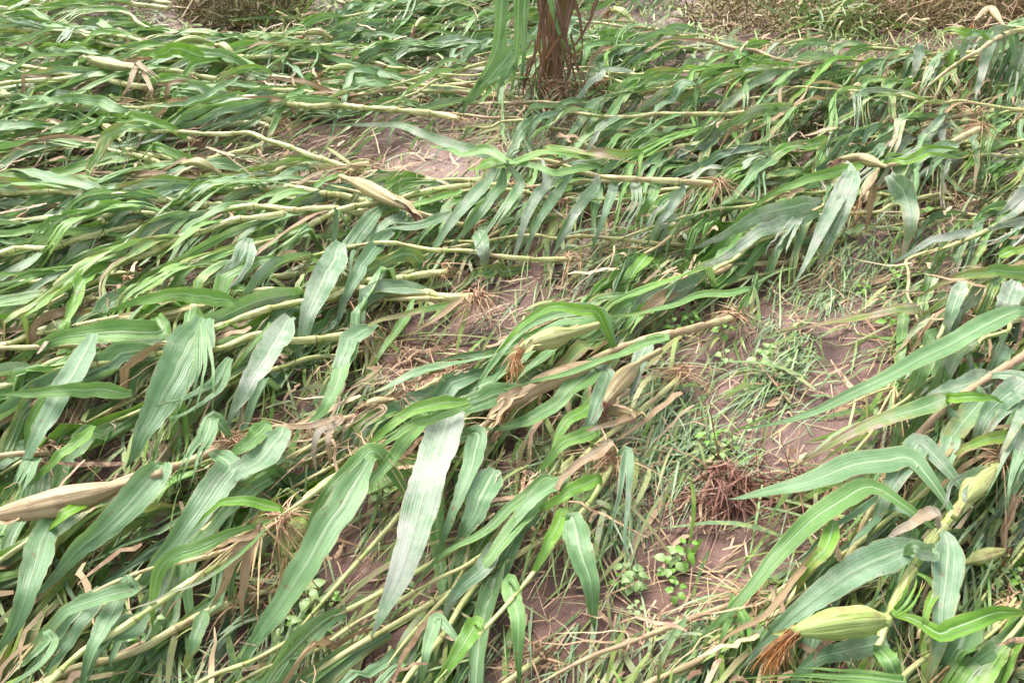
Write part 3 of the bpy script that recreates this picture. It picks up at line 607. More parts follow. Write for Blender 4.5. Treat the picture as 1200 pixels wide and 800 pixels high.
hero('corn plant with yellow shredded sheaths above a row of drooping ribbon leaves, upper centre',
     [(840,216),(780,212),(700,206),(640,188),(590,190)], R=.011, sh=(.2,.26,.24), hue=.4, dry=.3,
     leaves=[([(640,172),(680,178),(720,186),(760,192)], 12, D(h0=.28,h1=.22,hue=.9,dry=.42)),
             ([(750,180),(700,178),(660,190),(636,196)], 12, D(h0=.28,h1=.22,hue=.9,dry=.38)),
             ([(600,192),(640,180),(690,184),(745,180)], 14, D(h0=.26,h1=.24,hue=.8,dry=.3)),
             ([(700,196),(650,200),(600,190),(560,205)], 13, D(h0=.26,h1=.2,hue=.6,dry=.2)),
             ([(596,192),(570,178),(545,180),(500,170)], 16, D(h0=.26,h1=.14,hue=.6,silt=.3,dry=0)),
             ([(598,196),(588,190),(560,196),(546,200)], 18, D(h0=.22,h1=.12,hue=.9,silt=.0,dry=0)),
             ([(572,212),(540,246),(510,290),(482,336)], 20, D(h0=.2,h1=.03,hue=.1,silt=.5,face=.9,dry=0)),
             ([(610,214),(590,250),(560,290),(528,330)], 18, D(h0=.22,h1=.03,hue=.3,silt=.5,face=.9,dry=0,torn=2)),
             ([(640,216),(618,250),(606,290),(588,330)], 17, D(h0=.22,h1=.03,hue=.0,silt=.6,face=.9,dry=0)),
             ([(700,216),(680,240),(660,270),(645,310)], 17, D(h0=.22,h1=.03,hue=.1,silt=.5,face=.9,dry=0)),
             ([(690,224),(672,256),(660,276),(640,310)], 15, D(h0=.2,h1=.03,hue=.0,silt=.6,face=.9,dry=0)),
             ([(745,214),(745,240),(730,268),(715,300)], 16, D(h0=.2,h1=.03,hue=.1,silt=.6,face=.9,dry=0)),
             ([(800,222),(780,250),(765,275),(756,290)], 15, D(h0=.18,h1=.03,hue=.1,silt=.6,face=.9,dry=0)),
             ([(660,216),(640,245),(622,280),(606,320)], 16, D(h0=.21,h1=.03,hue=.1,silt=.5,face=.9,dry=0)),
             ([(720,216),(712,244),(700,272),(690,300)], 15, D(h0=.2,h1=.03,hue=.0,silt=.5,face=.9,dry=0)),
             ([(590,214),(570,240),(545,270),(520,300)], 16, D(h0=.18,h1=.03,hue=.2,silt=.4,face=.9,dry=0)),
             ([(770,216),(760,240),(742,262)], 15, D(h0=.19,h1=.05,hue=.5,silt=.4,face=.9,dry=0)),
             ([(560,270),(566,290),(570,318)], 20, D(h0=.12,h1=.05,hue=.1,silt=.55,face=.9,dry=.2,blunt=.2))])
hero('corn plant with a long arching pale leaf crossing the pink mud, upper centre',
     [(660,240),(620,226),(560,222),(500,235),(440,250)], R=.008, sh=(.06,.12,.08), hue=.6, dry=.2,
     leaves=[([(596,190),(560,176),(500,160),(450,146),(372,147)], 14, D(h0=.2,h1=.12,hue=.2,silt=.6,dry=0,face=.9)),
             ([(540,226),(500,236),(470,244),(430,262)], 12, D(h0=.12,h1=.05,hue=.9,silt=.1,dry=.2)),
             ([(440,250),(410,290),(395,330),(374,400)], 26, D(h0=.13,h1=.04,hue=.1,silt=.4,dry=0,face=.8)),
             ([(460,270),(430,300),(405,350),(392,392)], 22, D(h0=.13,h1=.04,hue=.0,silt=.4,dry=0,face=.8))])
hero('corn plant with two pale yellow stalk lengths ending at bare mud, just left of centre',
     [(560,352),(500,350),(440,351),(400,350)], R=.008, sh=(.10,.12,.10), hue=.4, dry=.3,
     leaves=[([(530,356),(480,366),(440,378),(390,394)], 10, D(h0=.13,h1=.08,hue=.7,dry=.4)),
             ([(440,380),(410,400),(395,440),(360,480)], 26, D(h0=.12,h1=.05,hue=.1,silt=.3,dry=0)),
             ([(480,366),(456,400),(420,450)], 14, D(h0=.11,h1=.05,hue=.6,silt=.1,dry=0.2)),
             ([(420,395),(400,430),(380,480),(340,510)], 26, D(h0=.11,h1=.05,hue=.4,silt=.2,dry=0)),
             ([(540,352),(500,380),(470,400)], 10, D(h0=.13,h1=.05,hue=.3,dry=.85))])
hero('muddy bent corn stalk with its top in the grass, bottom centre right',
     [(880,700),(800,728),(740,752),(690,770),(610,812)], R=.006, sh=(.05,.09,.06), hue=.2, dry=.55,
     leaves=[([(800,730),(780,760),(770,812)], 12, D(h0=.07,h1=.03,hue=.3,silt=.4)),
             ([(860,700),(850,740),(835,790)], 12, D(h0=.07,h1=.03,hue=.6,silt=.1)),
             ([(872,725),(868,760),(862,800)], 24, D(h0=.08,h1=.03,hue=.7,silt=.1,dry=0)),
             ([(960,640),(900,715),(850,750),(832,800)], 10, D(h0=.12,h1=.05,hue=.3,dry=.85))])
hero('corn plant with a dry bundled stalk and reddish husk shreds, left of centre',
     [(470,470),(430,485),(380,495),(330,500),(285,495)], R=.009, sh=(.08,.13,.10), hue=.2, dry=.6,
     leaves=[([(400,490),(375,505),(368,530),(372,556)], 14, D(h0=.13,h1=.04,hue=.2,dry=1.)),
             ([(390,492),(350,498),(320,495),(285,492)], 10, D(h0=.15,h1=.12,hue=.2,dry=.9)),
             ([(388,494),(384,520),(390,550)], 10, D(h0=.13,h1=.04,hue=.2,dry=1.)),
             ([(450,480),(420,500),(400,540)], 14, D(h0=.12,h1=.05,hue=.2,dry=.8)),
             ([(330,510),(300,540),(250,570),(225,600)], 44, D(h0=.13,h1=.06,hue=.1,silt=.4,dry=0)),
             ([(310,500),(290,520),(260,540)], 30, D(h0=.13,h1=.1,hue=.5,silt=.2,dry=0))],
     ears=[([(462,468),(440,472),(424,478)], 14, D(h=.13,hue=.2,ns=30,sl=.05,silk=M_SILKR))])
hero('corn plant with curled reddish root shreds and thin stalks, upper left',
     [(180,104),(130,96),(60,84),(-20,66)], R=.013, sh=(.12,.16,.12), hue=.5, dry=.2,
     leaves=[([(160,74),(180,88),(192,104),(190,122)], 8, D(h0=.2,h1=.1,hue=.2,dry=1.)),
             ([(160,80),(150,100),(140,120)], 8, D(h0=.18,h1=.08,hue=.2,dry=1.)),
             ([(168,84),(178,110),(160,118)], 7, D(h0=.18,h1=.08,hue=.2,dry=1.)),
             ([(240,68),(210,58),(190,62),(160,66)], 20, D(h0=.18,h1=.16,hue=1.,silt=0.,dry=0,face=.9)),
             ([(280,90),(220,120),(170,124),(140,120)], 9, D(h0=.18,h1=.12,hue=.3,silt=.4)),
             ([(150,130),(100,116),(60,116),(10,110)], 15, D(h0=.16,h1=.12,hue=.5,silt=.2,face=.9))],
     ears=[([(165,82),(130,76),(100,68)], 13, D(h=.2,hue=.6,ns=0))], roots=True)

# ------------------------------------------------------------------ the plant still standing
def standing():
    b = at(640, 122); Y = b[1]; r = empty('corn_plant', (b[0], b[1], b[2])); tag(r, 'corn plant still standing upright with brown lower stalk and hanging leaves', 'corn plant', 'corn plants left standing')
    top = np.array([b[0] + .10, Y + .12, 1.75]); path = np.array([b, b + (top - b) * .35 + [.02, 0, 0], b + (top - b) * .7, top])
    add_stalk(r, path, .024, .1, .9)
    Q = resample(path, 70); Q = Q[:42]; tt = np.linspace(0, 1, 42); th = np.linspace(0, 2 * math.pi, 30, endpoint=False)
    rr = (.050 - .014 * tt)[:, None] * (1 + .22 * np.sin(5 * th[None] + 4 * tt[:, None]) + .14 * np.sin(11 * th[None] + 9 * tt[:, None]) + .10 * np.sin(30 * tt[:, None] + th[None]))
    V, F, uv = tube(Q, rr, 30); uv[:, 0] *= 2; link_mesh('dead_sheath', V, F, M_LEAF, r, uv, origin=r.location, color=(.2, 1.4, 0))
    s2 = at(622, 118); L2 = np.array([s2, s2 + [-.02, .02, .6], s2 + [-.01, .05, 1.5]])
    def pl(pts, Ys, w, hue, dry, silt=.2, **k):
        n = 26; Q = resample([(x, y, 0) for x, y in pts], n); C = np.array([at_dist(q[0], q[1], yy) for q, yy in zip(Q, np.interp(np.linspace(0, 1, n), np.linspace(0, 1, len(Ys)), Ys))])
        g = gz(C[:, 0], C[:, 1]) + .01; C[:, 2] = np.maximum(C[:, 2], g)
        N = norm(np.array([0, 0, CAM_H]) - C); add_leaf(r, C, N, w, hue, dry, silt, name='dry_leaf' if dry > .75 else 'leaf', twist=U(-.4, .4), w0=.9, **k)
    pl([(612,-150),(596,-60),(588,0),(580,60),(556,105),(524,142)], [Y + .05, Y - .25, Y - .32, Y - .3, Y - .2], .10, .12, 0, wave=.1, fold=.5)
    pl([(622,-170),(612,-60),(608,0),(606,60),(602,100),(598,130)], [Y + .05, Y - .12, Y - .15, Y - .1], .085, .15, 0, .2, fold=.4)
    pl([(628,-120),(640,-40),(646,10),(656,40),(664,62)], [Y + .05, Y - .12, Y - .15, Y - .1], .07, .2, 0, .2, fold=.4)
    pl([(600,-150),(586,-60),(584,10),(590,60),(572,110)], [Y + .05, Y - .1, Y - .12, Y - .1], .08, .08, 0, .2, fold=.4)
    pl([(630,-150),(620,-60),(616,10),(614,70),(606,128)], [Y + .05, Y - .06, Y - .08, Y - .1], .07, .1, 0, .4, fold=.4)
    pl([(600,60),(570,96),(548,120),(538,140)], [Y - .2, Y - .28, Y - .25], .09, .4, 0, 0, fold=.3)
    pl([(606,70),(590,90),(582,130)], [Y - .1, Y - .15, Y - .2], .05, .1, 0, .4, fold=.3)
    for (x0, y0, x1, y1, x2, y2) in [(640,-40,656,10,640,60),(652,-30,628,40,640,96),(650,-20,662,36,668,84),(672,-6,664,40,622,86),(640,30,650,70,644,112),(704,-10,684,40,652,74),(636,-30,634,20,624,64),(658,-40,676,20,684,74),(644,-30,646,40,650,100),(630,-20,640,40,632,110)]:
        pl([(x0, y0), (x1 + U(-5, 5), y1), (x2, y2)], [Y - .04, Y - .10 + U(-.04, .04), Y - U(.05, .2)], U(.018, .036), .2, 1.35, 0, wave=.4, fold=U(.4, 1.))
    for i in range(22):
        x = U(622, 670); pl([(x, U(40, 80)), (x + U(-14, 18), U(75, 100)), (x + U(-24, 26), U(105, 138))], [Y - .03, Y - .1, Y - .18], U(.006, .018), .2, 1.35, 0, wave=.5, fold=U(.3, .9))
    strips(root_segs(b + np.array([.02, -.03, 0]), 260, .10, .16, .16, .0018), M_ROOT, 'roots', parent=r, origin=r.location)
    for x, y in [(560, 180), (640, 120)]: pass
    return r
standing()

# ------------------------------------------------------------------ the rest of the flattened crop
placed = [w[len(w) // 2][:2] for w in HERO]
FILL = []
def filler(mid, L):
    n = 14; step = L / n; half = [np.array([mid[0], mid[1]])]
    jit = U(-14, 14)
    for sgn in (1, -1):
        q = np.array(mid[:2], float); out = []
        for _ in range(n // 2):
            px, py, _d = proj((q[0], q[1], 0)); a = img_dir_to_ground(q, field(S_PTS, min(max(px, 0), 1200), min(max(py, 0), 800)) + jit)
            q = q + sgn * step * np.array([math.cos(a), math.sin(a)]); out.append(q.copy())
        half = half + out if sgn == 1 else out[::-1] + half
    pts = np.array(half); bump = U(.02, .09); lay = U(.0, .035) + (.06 if U(0, 1) < (.55 if proj((mid[0], mid[1], 0))[0] < 380 and proj((mid[0], mid[1], 0))[1] < 430 else .16) else 0)
    pts = pts + RNG.normal(size=pts.shape) * .009 * (RNG.random((len(pts), 1)) < .6)
    if U(0, 1) < .4:
        kk = int(RNG.integers(5, 11)); pts[kk:] += np.outer(np.arange(len(pts) - kk), RNG.normal(size=2) * .022)
    t = np.linspace(0, 1, len(pts)); h = .015 + lay + bump * np.sin(math.pi * np.clip(t * 1.1, 0, 1)) 
    P = np.column_stack([pts, gz(pts[:, 0], pts[:, 1]) + h]); k = np.convolve(P[:, 2], [.25, .5, .25], 'valid'); P[1:-1, 2] = k
    return P
HP = np.vstack(HEROPTS)
def near_hero(p): return float(np.min(np.hypot(HP[:, 0] - p[0], HP[:, 1] - p[1])))
def under_heroes(C):
    d = np.hypot(C[:, None, 0] - HP[None, :, 0], C[:, None, 1] - HP[None, :, 1]); z = np.where(d < .065, HP[None, :, 2], 9).min(1) - .035
    z = np.minimum(z, np.roll(z, 1)); C[:, 2] = np.maximum(np.minimum(C[:, 2], z), gz(C[:, 0], C[:, 1]) + .006)
def build_filler(P):
    old = U(0, 1) ** 2; root = empty('corn_plant', (P[0, 0], P[0, 1], float(gz(P[0, 0], P[0, 1])))); left = proj(P[len(P) // 2])[0] < 380 and proj(P[len(P) // 2])[1] < 430; R = U(.010, .0135) if left else U(.0062, .0100) if proj(P[len(P) // 2])[1] < 380 else U(.0045, .0078)
    sh, sdry = (U(.4, .8), U(0, .2)) if left else (U(.3, 1.), U(0, .5)); add_stalk(root, P, R, sh, sdry)
    n = 26; L = float(np.linalg.norm(np.diff(P, axis=0), axis=1).sum()); Q = resample(P, 60); nl = int(RNG.integers(11, 15)); cnt = 0
    info = dict(root=root, mid=Q[30], leaves=0, ear=False, tassel=False, bright=0, dry=0, pale=0)
    bright_plant = U(0, 1)
    for i in range(nl):
        f = .12 + .85 * i / nl + U(-.02, .02) if i < nl - 2 else U(.95, .985); b = Q[int(min(max(f, 0), .99) * 59)]; q2 = Q[min(int(f * 59) + 2, 59)]; d0 = math.atan2(*(q2 - Q[max(int(f * 59) - 2, 0)])[[1, 0]])
        px, py, dep = proj(b); pxc, pyc = min(max(px, 0), 1200), min(max(py, 0), 800)
        la = field(L_PTS, pxc, pyc) + float(RNG.normal(0, 17)); 
        if U(0, 1) < .07: la += U(-60, 60)
        if i >= nl - 2: la = .4 * la + .6 * field(S_PTS, pxc, pyc) + U(-8, 8)
        dL = img_dir_to_ground(b, la)
        dd = (dL - d0 + math.pi) % (2 * math.pi) - math.pi
        LL = U(.55, .98) * (.75 + .5 * math.sin(math.pi * min(1, f + .15))); W = U(.042, .080) if pyc > 340 else U(.034, .068); cur = U(-.5, .5); m = n; kv = U(.35, .8) if U(0, 1) < .2 else 2; ka = U(.4, .95) * (1 if U(0, 1) < .5 else -1)
        x, y = b[0], b[1]; C = []; s = np.linspace(0, 1, m); hend = U(.006, .05) ; arch = U(.0, .07); h0 = b[2] - float(gz(b[0], b[1]))
        for j in range(m):
            tt = s[j]; a = d0 + dd * min(1, tt / .3) ** .7 + cur * tt + ka * min(1, max(0, (tt - kv) / .12))
            C.append((x, y, 0)); x += math.cos(a) * LL / m; y += math.sin(a) * LL / m
        C = np.array(C)
        g = gz(C[:, 0], C[:, 1]); g = np.convolve(np.pad(g, 3, mode='edge'), np.ones(7) / 7, 'valid'); ss = s * s * (3 - 2 * s)
        C[:, 2] = g + h0 * (1 - ss) + hend * ss + arch * np.sin(math.pi * s ** .8)
        if not (visible(C[0]) or visible(C[-1]) or visible(C[m // 2])): continue
        mu = [mud_at(*C[j]) for j in (3, 7, 11, 15, 19, 22, 25)]; mu = max(max(mu) * (.95 if pyc < 600 else .55), float(np.mean(mu)) * 2.2)
        if max(mud_at(*C[j]) for j in (8, 14, 20, 25)) >= .95: mu = 1.0
        if U(0, 1) < mu: continue
        if U(0, 1) < .08 + .05 * old: hue, dry, silt, nm = .3, U(.8, 1.15), .1, 'dry_leaf'
        else:
            hue = U(.55, 1.) if U(0, 1) < (.27 + .3 * (bright_plant > .75) + (.22 if pxc < 330 and pyc < 420 else 0)) else U(0, .5)
            dry, silt, nm = U(0, .42), U(0, .55) + (.15 if hue < .4 and pxc > 700 and pyc < 420 else 0), 'leaf'
        tn = int(RNG.integers(2, 6)) if U(0, 1) < .5 else 0
        under_heroes(C)
        roll = float(RNG.normal(0, .7)); tw = float(RNG.normal(0, .7))
        N = norm(np.tile(np.array([0, -.35, 1.]), (m, 1)))
        add_leaf(root, C, N, W * (.55 if nm == 'dry_leaf' else 1), hue, dry, silt, name=nm, fold=U(.1, .6), wave=U(.08, .35), crumple=U(.8, 1.8) if pyc > 330 else U(1.2, 2.5), torn=tn, twist=tw, roll=roll, w0=U(.3, .5)); cnt += 1
        info['bright'] += hue > .5; info['dry'] += dry > .75; info['pale'] += silt > .5
    if U(0, 1) < .17:
        f = U(.42, .6); b = Q[int(f * 59)]; dq = norm(Q[int(f * 59) + 3] - Q[int(f * 59)]); side = norm(np.cross(dq, [0, 0, 1.])) * (1 if U(0, 1) < .5 else -1)
        d = norm(dq + side * U(.15, .7) + np.array([0, 0, .15])); ll = U(.17, .24); e = [b, b + d * ll * .5 + [0, 0, .02], b + d * ll + [0, 0, -.01]]
        if visible(b, 20) and mud_at(*b) < .5 and near_hero(b) > .12:
            add_ear(root, np.array(e) + np.array([0, 0, .03]), U(.015, .022), U(.3, 1.), M_SILK if U(0, 1) < .5 else M_SILKR, .15, U(.05, .1), None, 36, 2); info['ear'] = True
    if visible(P[-1], 0) and U(0, 1) < .35:
        add_tassel(root, P[-1], norm(P[-1] - P[-3]), U(.16, .24), 7); info['tassel'] = True
    if visible(P[0], 20) and (py_ok := proj(P[0])[1] > 60):
        strips(root_segs(P[0] + np.array([0, 0, -.01]), 40, .03, .10), M_ROOT, 'roots', parent=root, origin=root.location)
    info['leaves'] = cnt
    if cnt < 2 and not info['ear']:
        for c in [o for o in COL.objects if o.parent == root]:
            for gg in [o for o in COL.objects if o.parent == c]: bpy.data.objects.remove(gg)
            bpy.data.objects.remove(c)
        bpy.data.objects.remove(root); return
    FILL.append(info)
tries = 0
while len(placed) < 262 and tries < 12000:
    tries += 1; px, py = U(-120, 1320), 0
    # uniform over the ground: choose y in world space
    y = U(.55, 6.4); hw = (y * CT + CAM_H * ST) * 640 / FPX + .35; x = U(-hw, hw)
    p = np.array([x, y]); pxx, pyy, _ = proj((x, y, 0))
    mm = mud_at(x, y)
    if U(0, 1) < mm: continue
    dmin = .19 if pyy > 420 and pxx < 720 else .23 if y < 4 else .29
    if any((p[0] - q[0]) ** 2 + (p[1] - q[1]) ** 2 < dmin ** 2 for q in placed): continue
    P = filler((x, y), U(1.0, 1.7))
    if sum(mud_at(*q) >= .75 for q in P) > 2 or sum(mud_at(*q) >= .95 for q in P) > 0: continue
    placed.append(p); build_filler(P)
print("fillers", len(FILL), "tries", tries)

# labels for the rest: region of the photo, look, rank from the left
def describe():
    regions = {}
    for f in FILL:
        px, py, _ = proj(f['mid']); cx = min(4, max(0, int(px // 240))); cy = 0 if py < 110 else 1 if py < 230 else 2 if py < 380 else 3 if py < 560 else 4
        f['px'], f['py'] = px, py; regions.setdefault((cx, cy), []).append(f)
    where = {(0,0):'in the top left corner',(1,0):'beside the dead weed clump',(2,0):'near the upright corn plant',(3,0):'below the muddy gap at the top',(4,0):'in front of the withered weed bank',
             (0,1):'at upper left, below the red shreds',(1,1):'left of the upper pink mud',(2,1):'around the arching pale leaf',(3,1):'behind the yellow shredded sheaths',(4,1):'behind the broken dry ear',
             (0,2):'on the left above the white-midrib leaf',(1,2):'below the olive ear',(2,2):'under the drooping ribbon leaves',(3,2):'beside the right-hand mud strip',(4,2):'under the silvery leaves at right',
             (0,3):'around the white-midrib leaf',(1,3):'left of the central mud patch',(2,3):'around the straw-coloured ear',(3,3):'beside the wiry grass patch',(4,3):'under the dry pinkish stalk',
             (0,4):'in the bottom left corner',(1,4):'around the dried tassel',(2,4):'right of the whitish leaf',(3,4):'beside the lowest mud patch',(4,4):'beside the plump green ear'}
    num = ['first','second','third','fourth','fifth','sixth','seventh','eighth','ninth','tenth','eleventh','twelfth','thirteenth','fourteenth','fifteenth','sixteenth','seventeenth','eighteenth','nineteenth','twentieth']
    for k, fs in regions.items():
        fs.sort(key=lambda f: f['px'])
        for i, f in enumerate(fs):
            look = 'with ear' if f['ear'] else 'with tassel' if f['tassel'] else 'bright-leaved' if f['bright'] >= 3 else 'partly dried' if f['dry'] >= 2 else 'grey-green'
            tag(f['root'], f"{num[min(i,19)]} flattened corn from left {where[k]}, {look}", 'corn plant', 'corn plants flattened by the storm')
            w = f['root']['label'].split()
describe()

# ------------------------------------------------------------------ clumps, weeds, straw, grass
def mesh_clump(name, px, py, rx, ry, n, mat, label, cat, length=.12, w=.002, height=.06, bias=None, group=None, kids=None):
    c = at(px, py); r = None; segs = []
    for _ in range(n):
        a = U(0, 2 * math.pi); q = math.sqrt(U(0, 1)); b = at(px + rx * q * math.cos(a), max(py + ry * q * math.sin(a), -40)); hh = height * (1 - q * q * .8)
        b[2] += U(0, hh); dd = norm(RNG.normal(size=3) * np.array([1, 1, .6]) + (np.array(bias) if bias is not None else 0)); k = 5; s = np.linspace(0, 1, k)[:, None]; ll = length * U(.3, 1)
        PP = b + dd * ll * s + RNG.normal(size=3) * .3 * ll * s ** 2 + np.array([0, 0, -.4 * ll]) * s ** 2; PP[:, 2] = np.maximum(PP[:, 2], gz(PP[:, 0], PP[:, 1]) + .003)
        segs.append((PP, w * U(.6, 1.6) * np.array([1, 1, .9, .7, .4]), norm(np.cross(dd, RNG.normal(size=3)))))
    o = strips(segs, mat, name, origin=c); o.location = c; tag(o, label, cat, group); return o
mesh_clump('root_mat', 850, 575, 34, 26, 420, M_RED, 'dark red-brown mat of fibrous roots beside the tip of a broad leaf', 'root mat', .13, .0016, .10, (-.3, -.8, .2))
mesh_clump('root_mat', 925, 575, 55, 22, 260, M_RED, 'reddish-brown tangle of roots in the shade under a broad leaf', 'root mat', .11, .0014, .05, (0, -.6, .2))
mesh_clump('root_mat', 500, 425, 48, 34, 240, M_ROOT, 'brown stubble tangle on the mud patch left of the straw-coloured ear', 'root mat', .07, .0014, .03)
mesh_clump('root_mat', 370, 515, 30, 26, 160, M_ROOT, 'small dry reddish fibre tangle hanging off a bent dry stalk', 'root mat', .09, .0016, .07, (0, -.8, 0))
mesh_clump('root_mat', 168, 95, 24, 18, 140, M_ROOT, 'pinkish brown root tangle near the upper left corner', 'root mat', .16, .003, .10)
mesh_clump('dead_weed_clump', 285, 12, 80, 26, 3400, M_DRYWEED, 'round olive and brown clump of dead weeds at the top left', 'dead weeds', .15, .004, .42, (0, 0, .8))
mesh_clump('dead_weed_clump', 1100, 14, 130, 26, 3000, M_DRYWEED, 'withered reddish-brown weed bank along the top right edge', 'dead weeds', .20, .003, .20, (0, 0, 1.4))
mesh_clump('dead_weed_clump', 890, 20, 90, 24, 1500, M_DRYWEED, 'withered yellow-brown weeds right of the muddy gap at the top', 'dead weeds', .14, .004, .12, (0, 0, .8))

mesh_clump('dead_weed_clump', 985, 30, 70, 16, 300, M_LITTER, 'yellow-green limp weeds at the foot of the withered bank, top right', 'dead weeds', .30, .006, .12, (-.3, -.4, .5))
mesh_clump('dead_weed_clump', 330, 30, 60, 10, 200, M_LITTER, 'green limp blades at the foot of the round dead weed clump', 'dead weeds', .25, .006, .10, (-.3, -.4, .5))
mesh_clump('grass_tuft', 705, 75, 34, 30, 420, M_GRASS, 'dark green grassy tuft right of the upright corn plant', 'grass tuft', .24, .004, .10, (-.2, -.2, .8))
mesh_clump('dead_weed_clump', 1120, 12, 120, 20, 900, M_ROOT, 'tall reddish dry stems standing in the withered bank, top right corner', 'dead weeds', .42, .0035, .20, (0, 0, 1.8))
def scatter_strips(name, mat, n, fn, label=None):
    segs = []
    tries = 0
    while len(segs) < n and tries < n * 12:
        tries += 1; s = fn()
        if s is not None: segs.append(s)
    o = strips(segs, mat, name); o['kind'] = 'stuff'
    if label: o['label'] = label
def rand_ground(): 
    y = U(.6, 6.6) ; hw = (y * CT + CAM_H * ST) * 640 / FPX + .2; return U(-hw, hw), y
def straw():
    x, y = rand_ground(); m = mud_at(x, y, 0)
    if U(0, 1) > .25 + .1 * m or (m > .5 and float(vnoise(x * 5, y * 5, 31)) < -.05): return None
    a = U(0, 2 * math.pi) if U(0, 1) < .5 else math.radians(U(190, 260)); L = U(.02, .16) * (1 if U(0, 1) < .7 else .5); k = 5; s = np.linspace(0, 1, k)[:, None]; d = np.array([math.cos(a), math.sin(a), U(-.05, .35)])
    P = np.array([x, y, float(gz(x, y)) + U(.002, .02)]) + d * L * s + np.array([-d[1], d[0], 0]) * U(-.25, .25) * L * s ** 2; P[:, 2] -= .3 * L * s[:, 0] ** 2
    P[:, 2] = np.maximum(P[:, 2], gz(P[:, 0], P[:, 1]) + .003)
    return P, U(.0007, .0026) * np.array([1, 1, 1, .9, .6]), norm(np.array([-d[1], d[0], U(-.5, .5)]))
scatter_strips('straw_litter', M_STRAW, 6500, straw, 'dead straw and root fibres scattered on the mud')
GRASSP = [(840,440,100,60,1),(800,520,100,50,1),(900,420,60,40,.8),(760,760,110,50,1),(1160,720,60,80,.7),(350,740,60,60,.6),(170,770,80,40,.7),(1010,330,80,40,.6),(850,380,60,30,.5),(720,560,40,50,.7),
          (480,230,100,30,.5),(400,90,150,40,.5),(860,740,90,60,.4),(1190,560,40,60,.5)]
def grass():
    x, y = rand_ground(); px, py, _ = proj((x, y, 0)); w = .05; inp = False
    for cx, cy, rx, ry, s in GRASSP:
        if ((px - cx) / rx) ** 2 + ((py - cy) / ry) ** 2 < 1: w = max(w, s); inp = True
    w *= 1.0 if float(vnoise(x * 7, y * 7, 9)) > -.02 else .12
    if U(0, 1) > w: return None
    a = img_dir_to_ground((x, y), field(L_PTS, px, py) + U(-38, 38)) if U(0, 1) < .85 else U(0, 6.28); L = U(.06, .22); k = 6; s = np.linspace(0, 1, k)[:, None]; d = np.array([math.cos(a), math.sin(a), U(.2, .9)])
    P = np.array([x, y, float(gz(x, y))]) + d * L * s; P[:, 2] -= .75 * L * s[:, 0] ** 2; P[:, 2] = np.maximum(P[:, 2], gz(P[:, 0], P[:, 1]) + .003)
    return P, U(.0012, .0032) * np.array([.8, 1, 1, .8, .5, .1]), norm(np.array([-d[1], d[0], U(-.4, .4)]))
scatter_strips('grass', M_GRASS, 9000, grass, 'wiry grass growing between the fallen corn')
def scrap():
    x, y = rand_ground(); px, py, _ = proj((x, y, 0)); m = mud_at(x, y, 0)
    if U(0, 1) < m * .93: return None
    a = img_dir_to_ground((x, y), field(L_PTS, px, py) + float(RNG.normal(0, 35))); L = U(.05, .28); k = 6; s = np.linspace(0, 1, k)[:, None]; d = np.array([math.cos(a), math.sin(a), U(-.1, .35)])
    P = np.array([x, y, float(gz(x, y)) + U(.0, .06)]) + d * L * s + np.array([-d[1], d[0], 0]) * U(-.3, .3) * L * s ** 2; P[:, 2] -= .35 * L * s[:, 0] ** 2; P[:, 2] = np.maximum(P[:, 2], gz(P[:, 0], P[:, 1]) + .004)
    return P, (U(.001, .003) if U(0, 1) < .4 else U(.002, .008)) * np.array([.6, 1, 1, .9, .6, .1]), norm(np.array([-d[1], d[0], U(-.9, .9)]))
scatter_strips('leaf_litter', M_LITTER, 14000, scrap, 'shredded scraps of corn leaf between the plants')

def debris():
    x, y = rand_ground(); a = U(0, 2 * math.pi) if U(0, 1) < .5 else math.radians(U(185, 250)); L = U(.03, .20); k = 7; s = np.linspace(0, 1, k)[:, None]; d = np.array([math.cos(a), math.sin(a), U(-.1, .25)])
    if mud_at(x, y, 0) > .7 and U(0, 1) < .6: return None
    if mud_at(x, y, 0) < .3 and float(vnoise(x * 2.2, y * 2.2, 21)) < .0 and U(0, 1) < .85: return None
    P = np.array([x, y, float(gz(x, y)) + (U(.04, .15) if mud_at(x, y, 0) < .3 else U(.0, .03))]) + d * L * s + RNG.normal(size=3) * .35 * L * s ** 2 + RNG.normal(size=(k, 3)) * .003; P[:, 2] -= .35 * L * s[:, 0] ** 2; P[:, 2] = np.maximum(P[:, 2], gz(P[:, 0], P[:, 1]) + .004)
    return P, (U(.0008, .002) if U(0, 1) < .6 else U(.003, .008)) * np.array([.6, 1, .8, 1, .8, .6, .2]), norm(np.array([-d[1], d[0], U(-.9, .9)]))
scatter_strips('plant_debris', M_STRAW, 3600, debris, 'brown dried leaf shreds caught among the fallen corn')
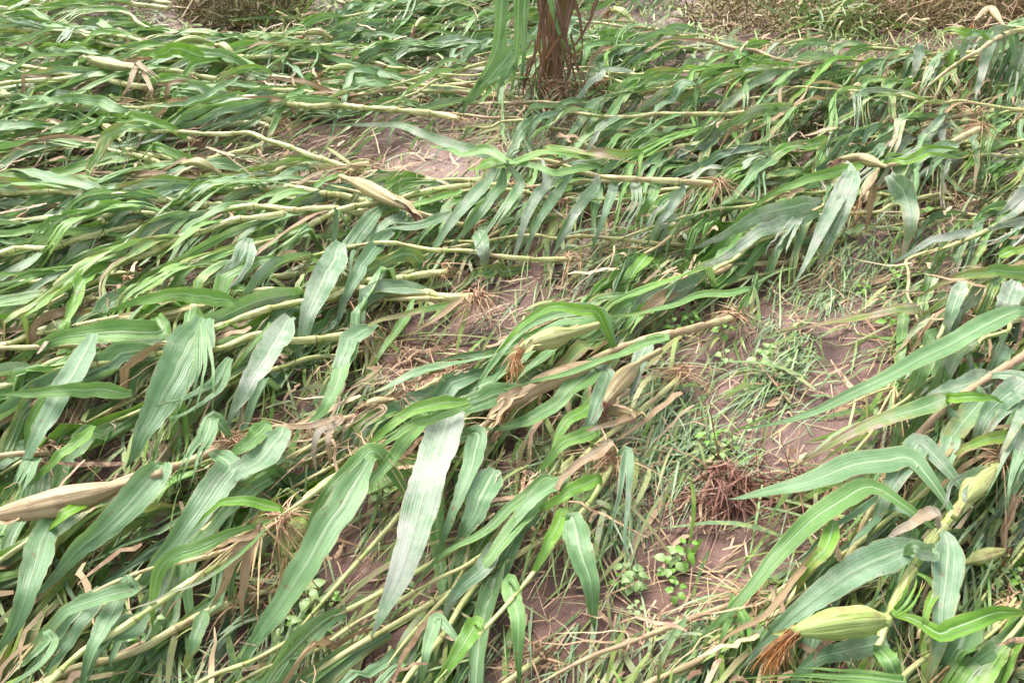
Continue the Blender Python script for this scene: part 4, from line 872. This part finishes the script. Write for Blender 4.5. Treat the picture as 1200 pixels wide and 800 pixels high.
# broad-leaved weeds: a few prototypes, then copies
def weed_proto(kind, i):
    r = empty('broadleaf_weed', (0, 0, 0)); mat = M_PALE if kind else M_WEED
    nl = 7 + i; P = np.array([[0, 0, 0], [.005, .004, .03], [.012, -.004, .06]]); V, F, uv = tube(resample(P, 6), .0018, 5); link_mesh('stem', V, F, M_GRASS, r, uv)
    for j in range(nl):
        a = j * 2.4 + U(-.3, .3); z = .015 + .05 * j / nl; ln = U(.014, .030); w = ln * U(.30, .42); el = U(-.1, .5); d = np.array([math.cos(a), math.sin(a), 0]); side = np.array([-d[1], d[0], 0])
        ts = np.linspace(0, 1, 7); prof = np.sin(math.pi * np.clip(ts, .0, 1) ** .75) ** .8; V = []; F = []; UV = []
        for q, t in enumerate(ts):
            c = np.array([.006, 0, z]) + d * (.012 + ln * t) + np.array([0, 0, el * ln * t - .5 * ln * t * t])
            for u in (-1, -.5, 0, .5, 1): V.append(c + side * u * w * max(prof[q], .04) + np.array([0, 0, .2 * abs(u) * w * prof[q] + .0])); UV.append((u * .5 + .5, t))
        for q in range(6):
            for e in range(4): F.append((q * 5 + e, q * 5 + e + 1, q * 5 + e + 6, q * 5 + e + 5))
        link_mesh('leaf', np.array(V), F, mat, r, np.array(UV))
    return r
protos = [weed_proto(k, i) for k in (0, 1) for i in (0, 2)]; used = set()
def copy_tree(o, parent=None):
    c = o.copy(); COL.objects.link(c); c.parent = parent
    for ch in [q for q in COL.objects if q.parent == o]: copy_tree(ch, c)
    return c
WEEDS = [(370,715,16,'below the dried tassel'),(345,745,16,'at the bottom left of the large ribbed leaf'),(165,752,22,'near the bottom left corner'),(735,690,18,'right of the ribbed leaf tip on the mud'),(790,660,12,'on the lower mud patch'),
         (1140,750,26,'right of the plump green ear'),(1180,690,20,'at the lower right edge'),(815,395,14,'by the wiry grass'),(905,430,16,'on the strip of mud at right'),(870,520,16,'above the red root mat'),
         (455,580,10,'beside the mud hole left of the whitish leaf'),(600,240,8,'under the ribbon leaves'),(1040,350,16,'under the silvery leaves'),(480,260,10,'by the olive ear'),(250,560,8,'beneath the wide lower left leaves'),(1140,610,12,'right of the thick pale stalk')]
for gi, (cx, cy, n, where) in enumerate(WEEDS):
    spots = []
    while len(spots) < max(3, n // 3):
        spots.append((cx + float(RNG.normal(0, 20)), cy + float(RNG.normal(0, 13))))
    spots.sort()
    for j, (x, y) in enumerate(spots):
        pi = int(RNG.integers(0, 4))
        if pi in used: o = copy_tree(protos[pi])
        else: o = protos[pi]; used.add(pi)
        o.location = at(x, y); o.rotation_euler = (U(-.15, .15), U(-.15, .15), U(0, 6.28)); s = U(.55, 1.05); o.scale = (s, s, s)
        ordn = ['leftmost', 'second', 'third', 'fourth', 'fifth', 'sixth', 'seventh', 'eighth'][j]
        tag(o, f"{ordn} small {'pale' if pi > 1 else 'bright'} green weed {where}", 'weed', 'small broad-leaved weeds')
for i, p in enumerate(protos):
    if i not in used:
        for ch in [q for q in COL.objects if q.parent == p]: bpy.data.objects.remove(ch)
        bpy.data.objects.remove(p)
print("objects", len(bpy.data.objects))
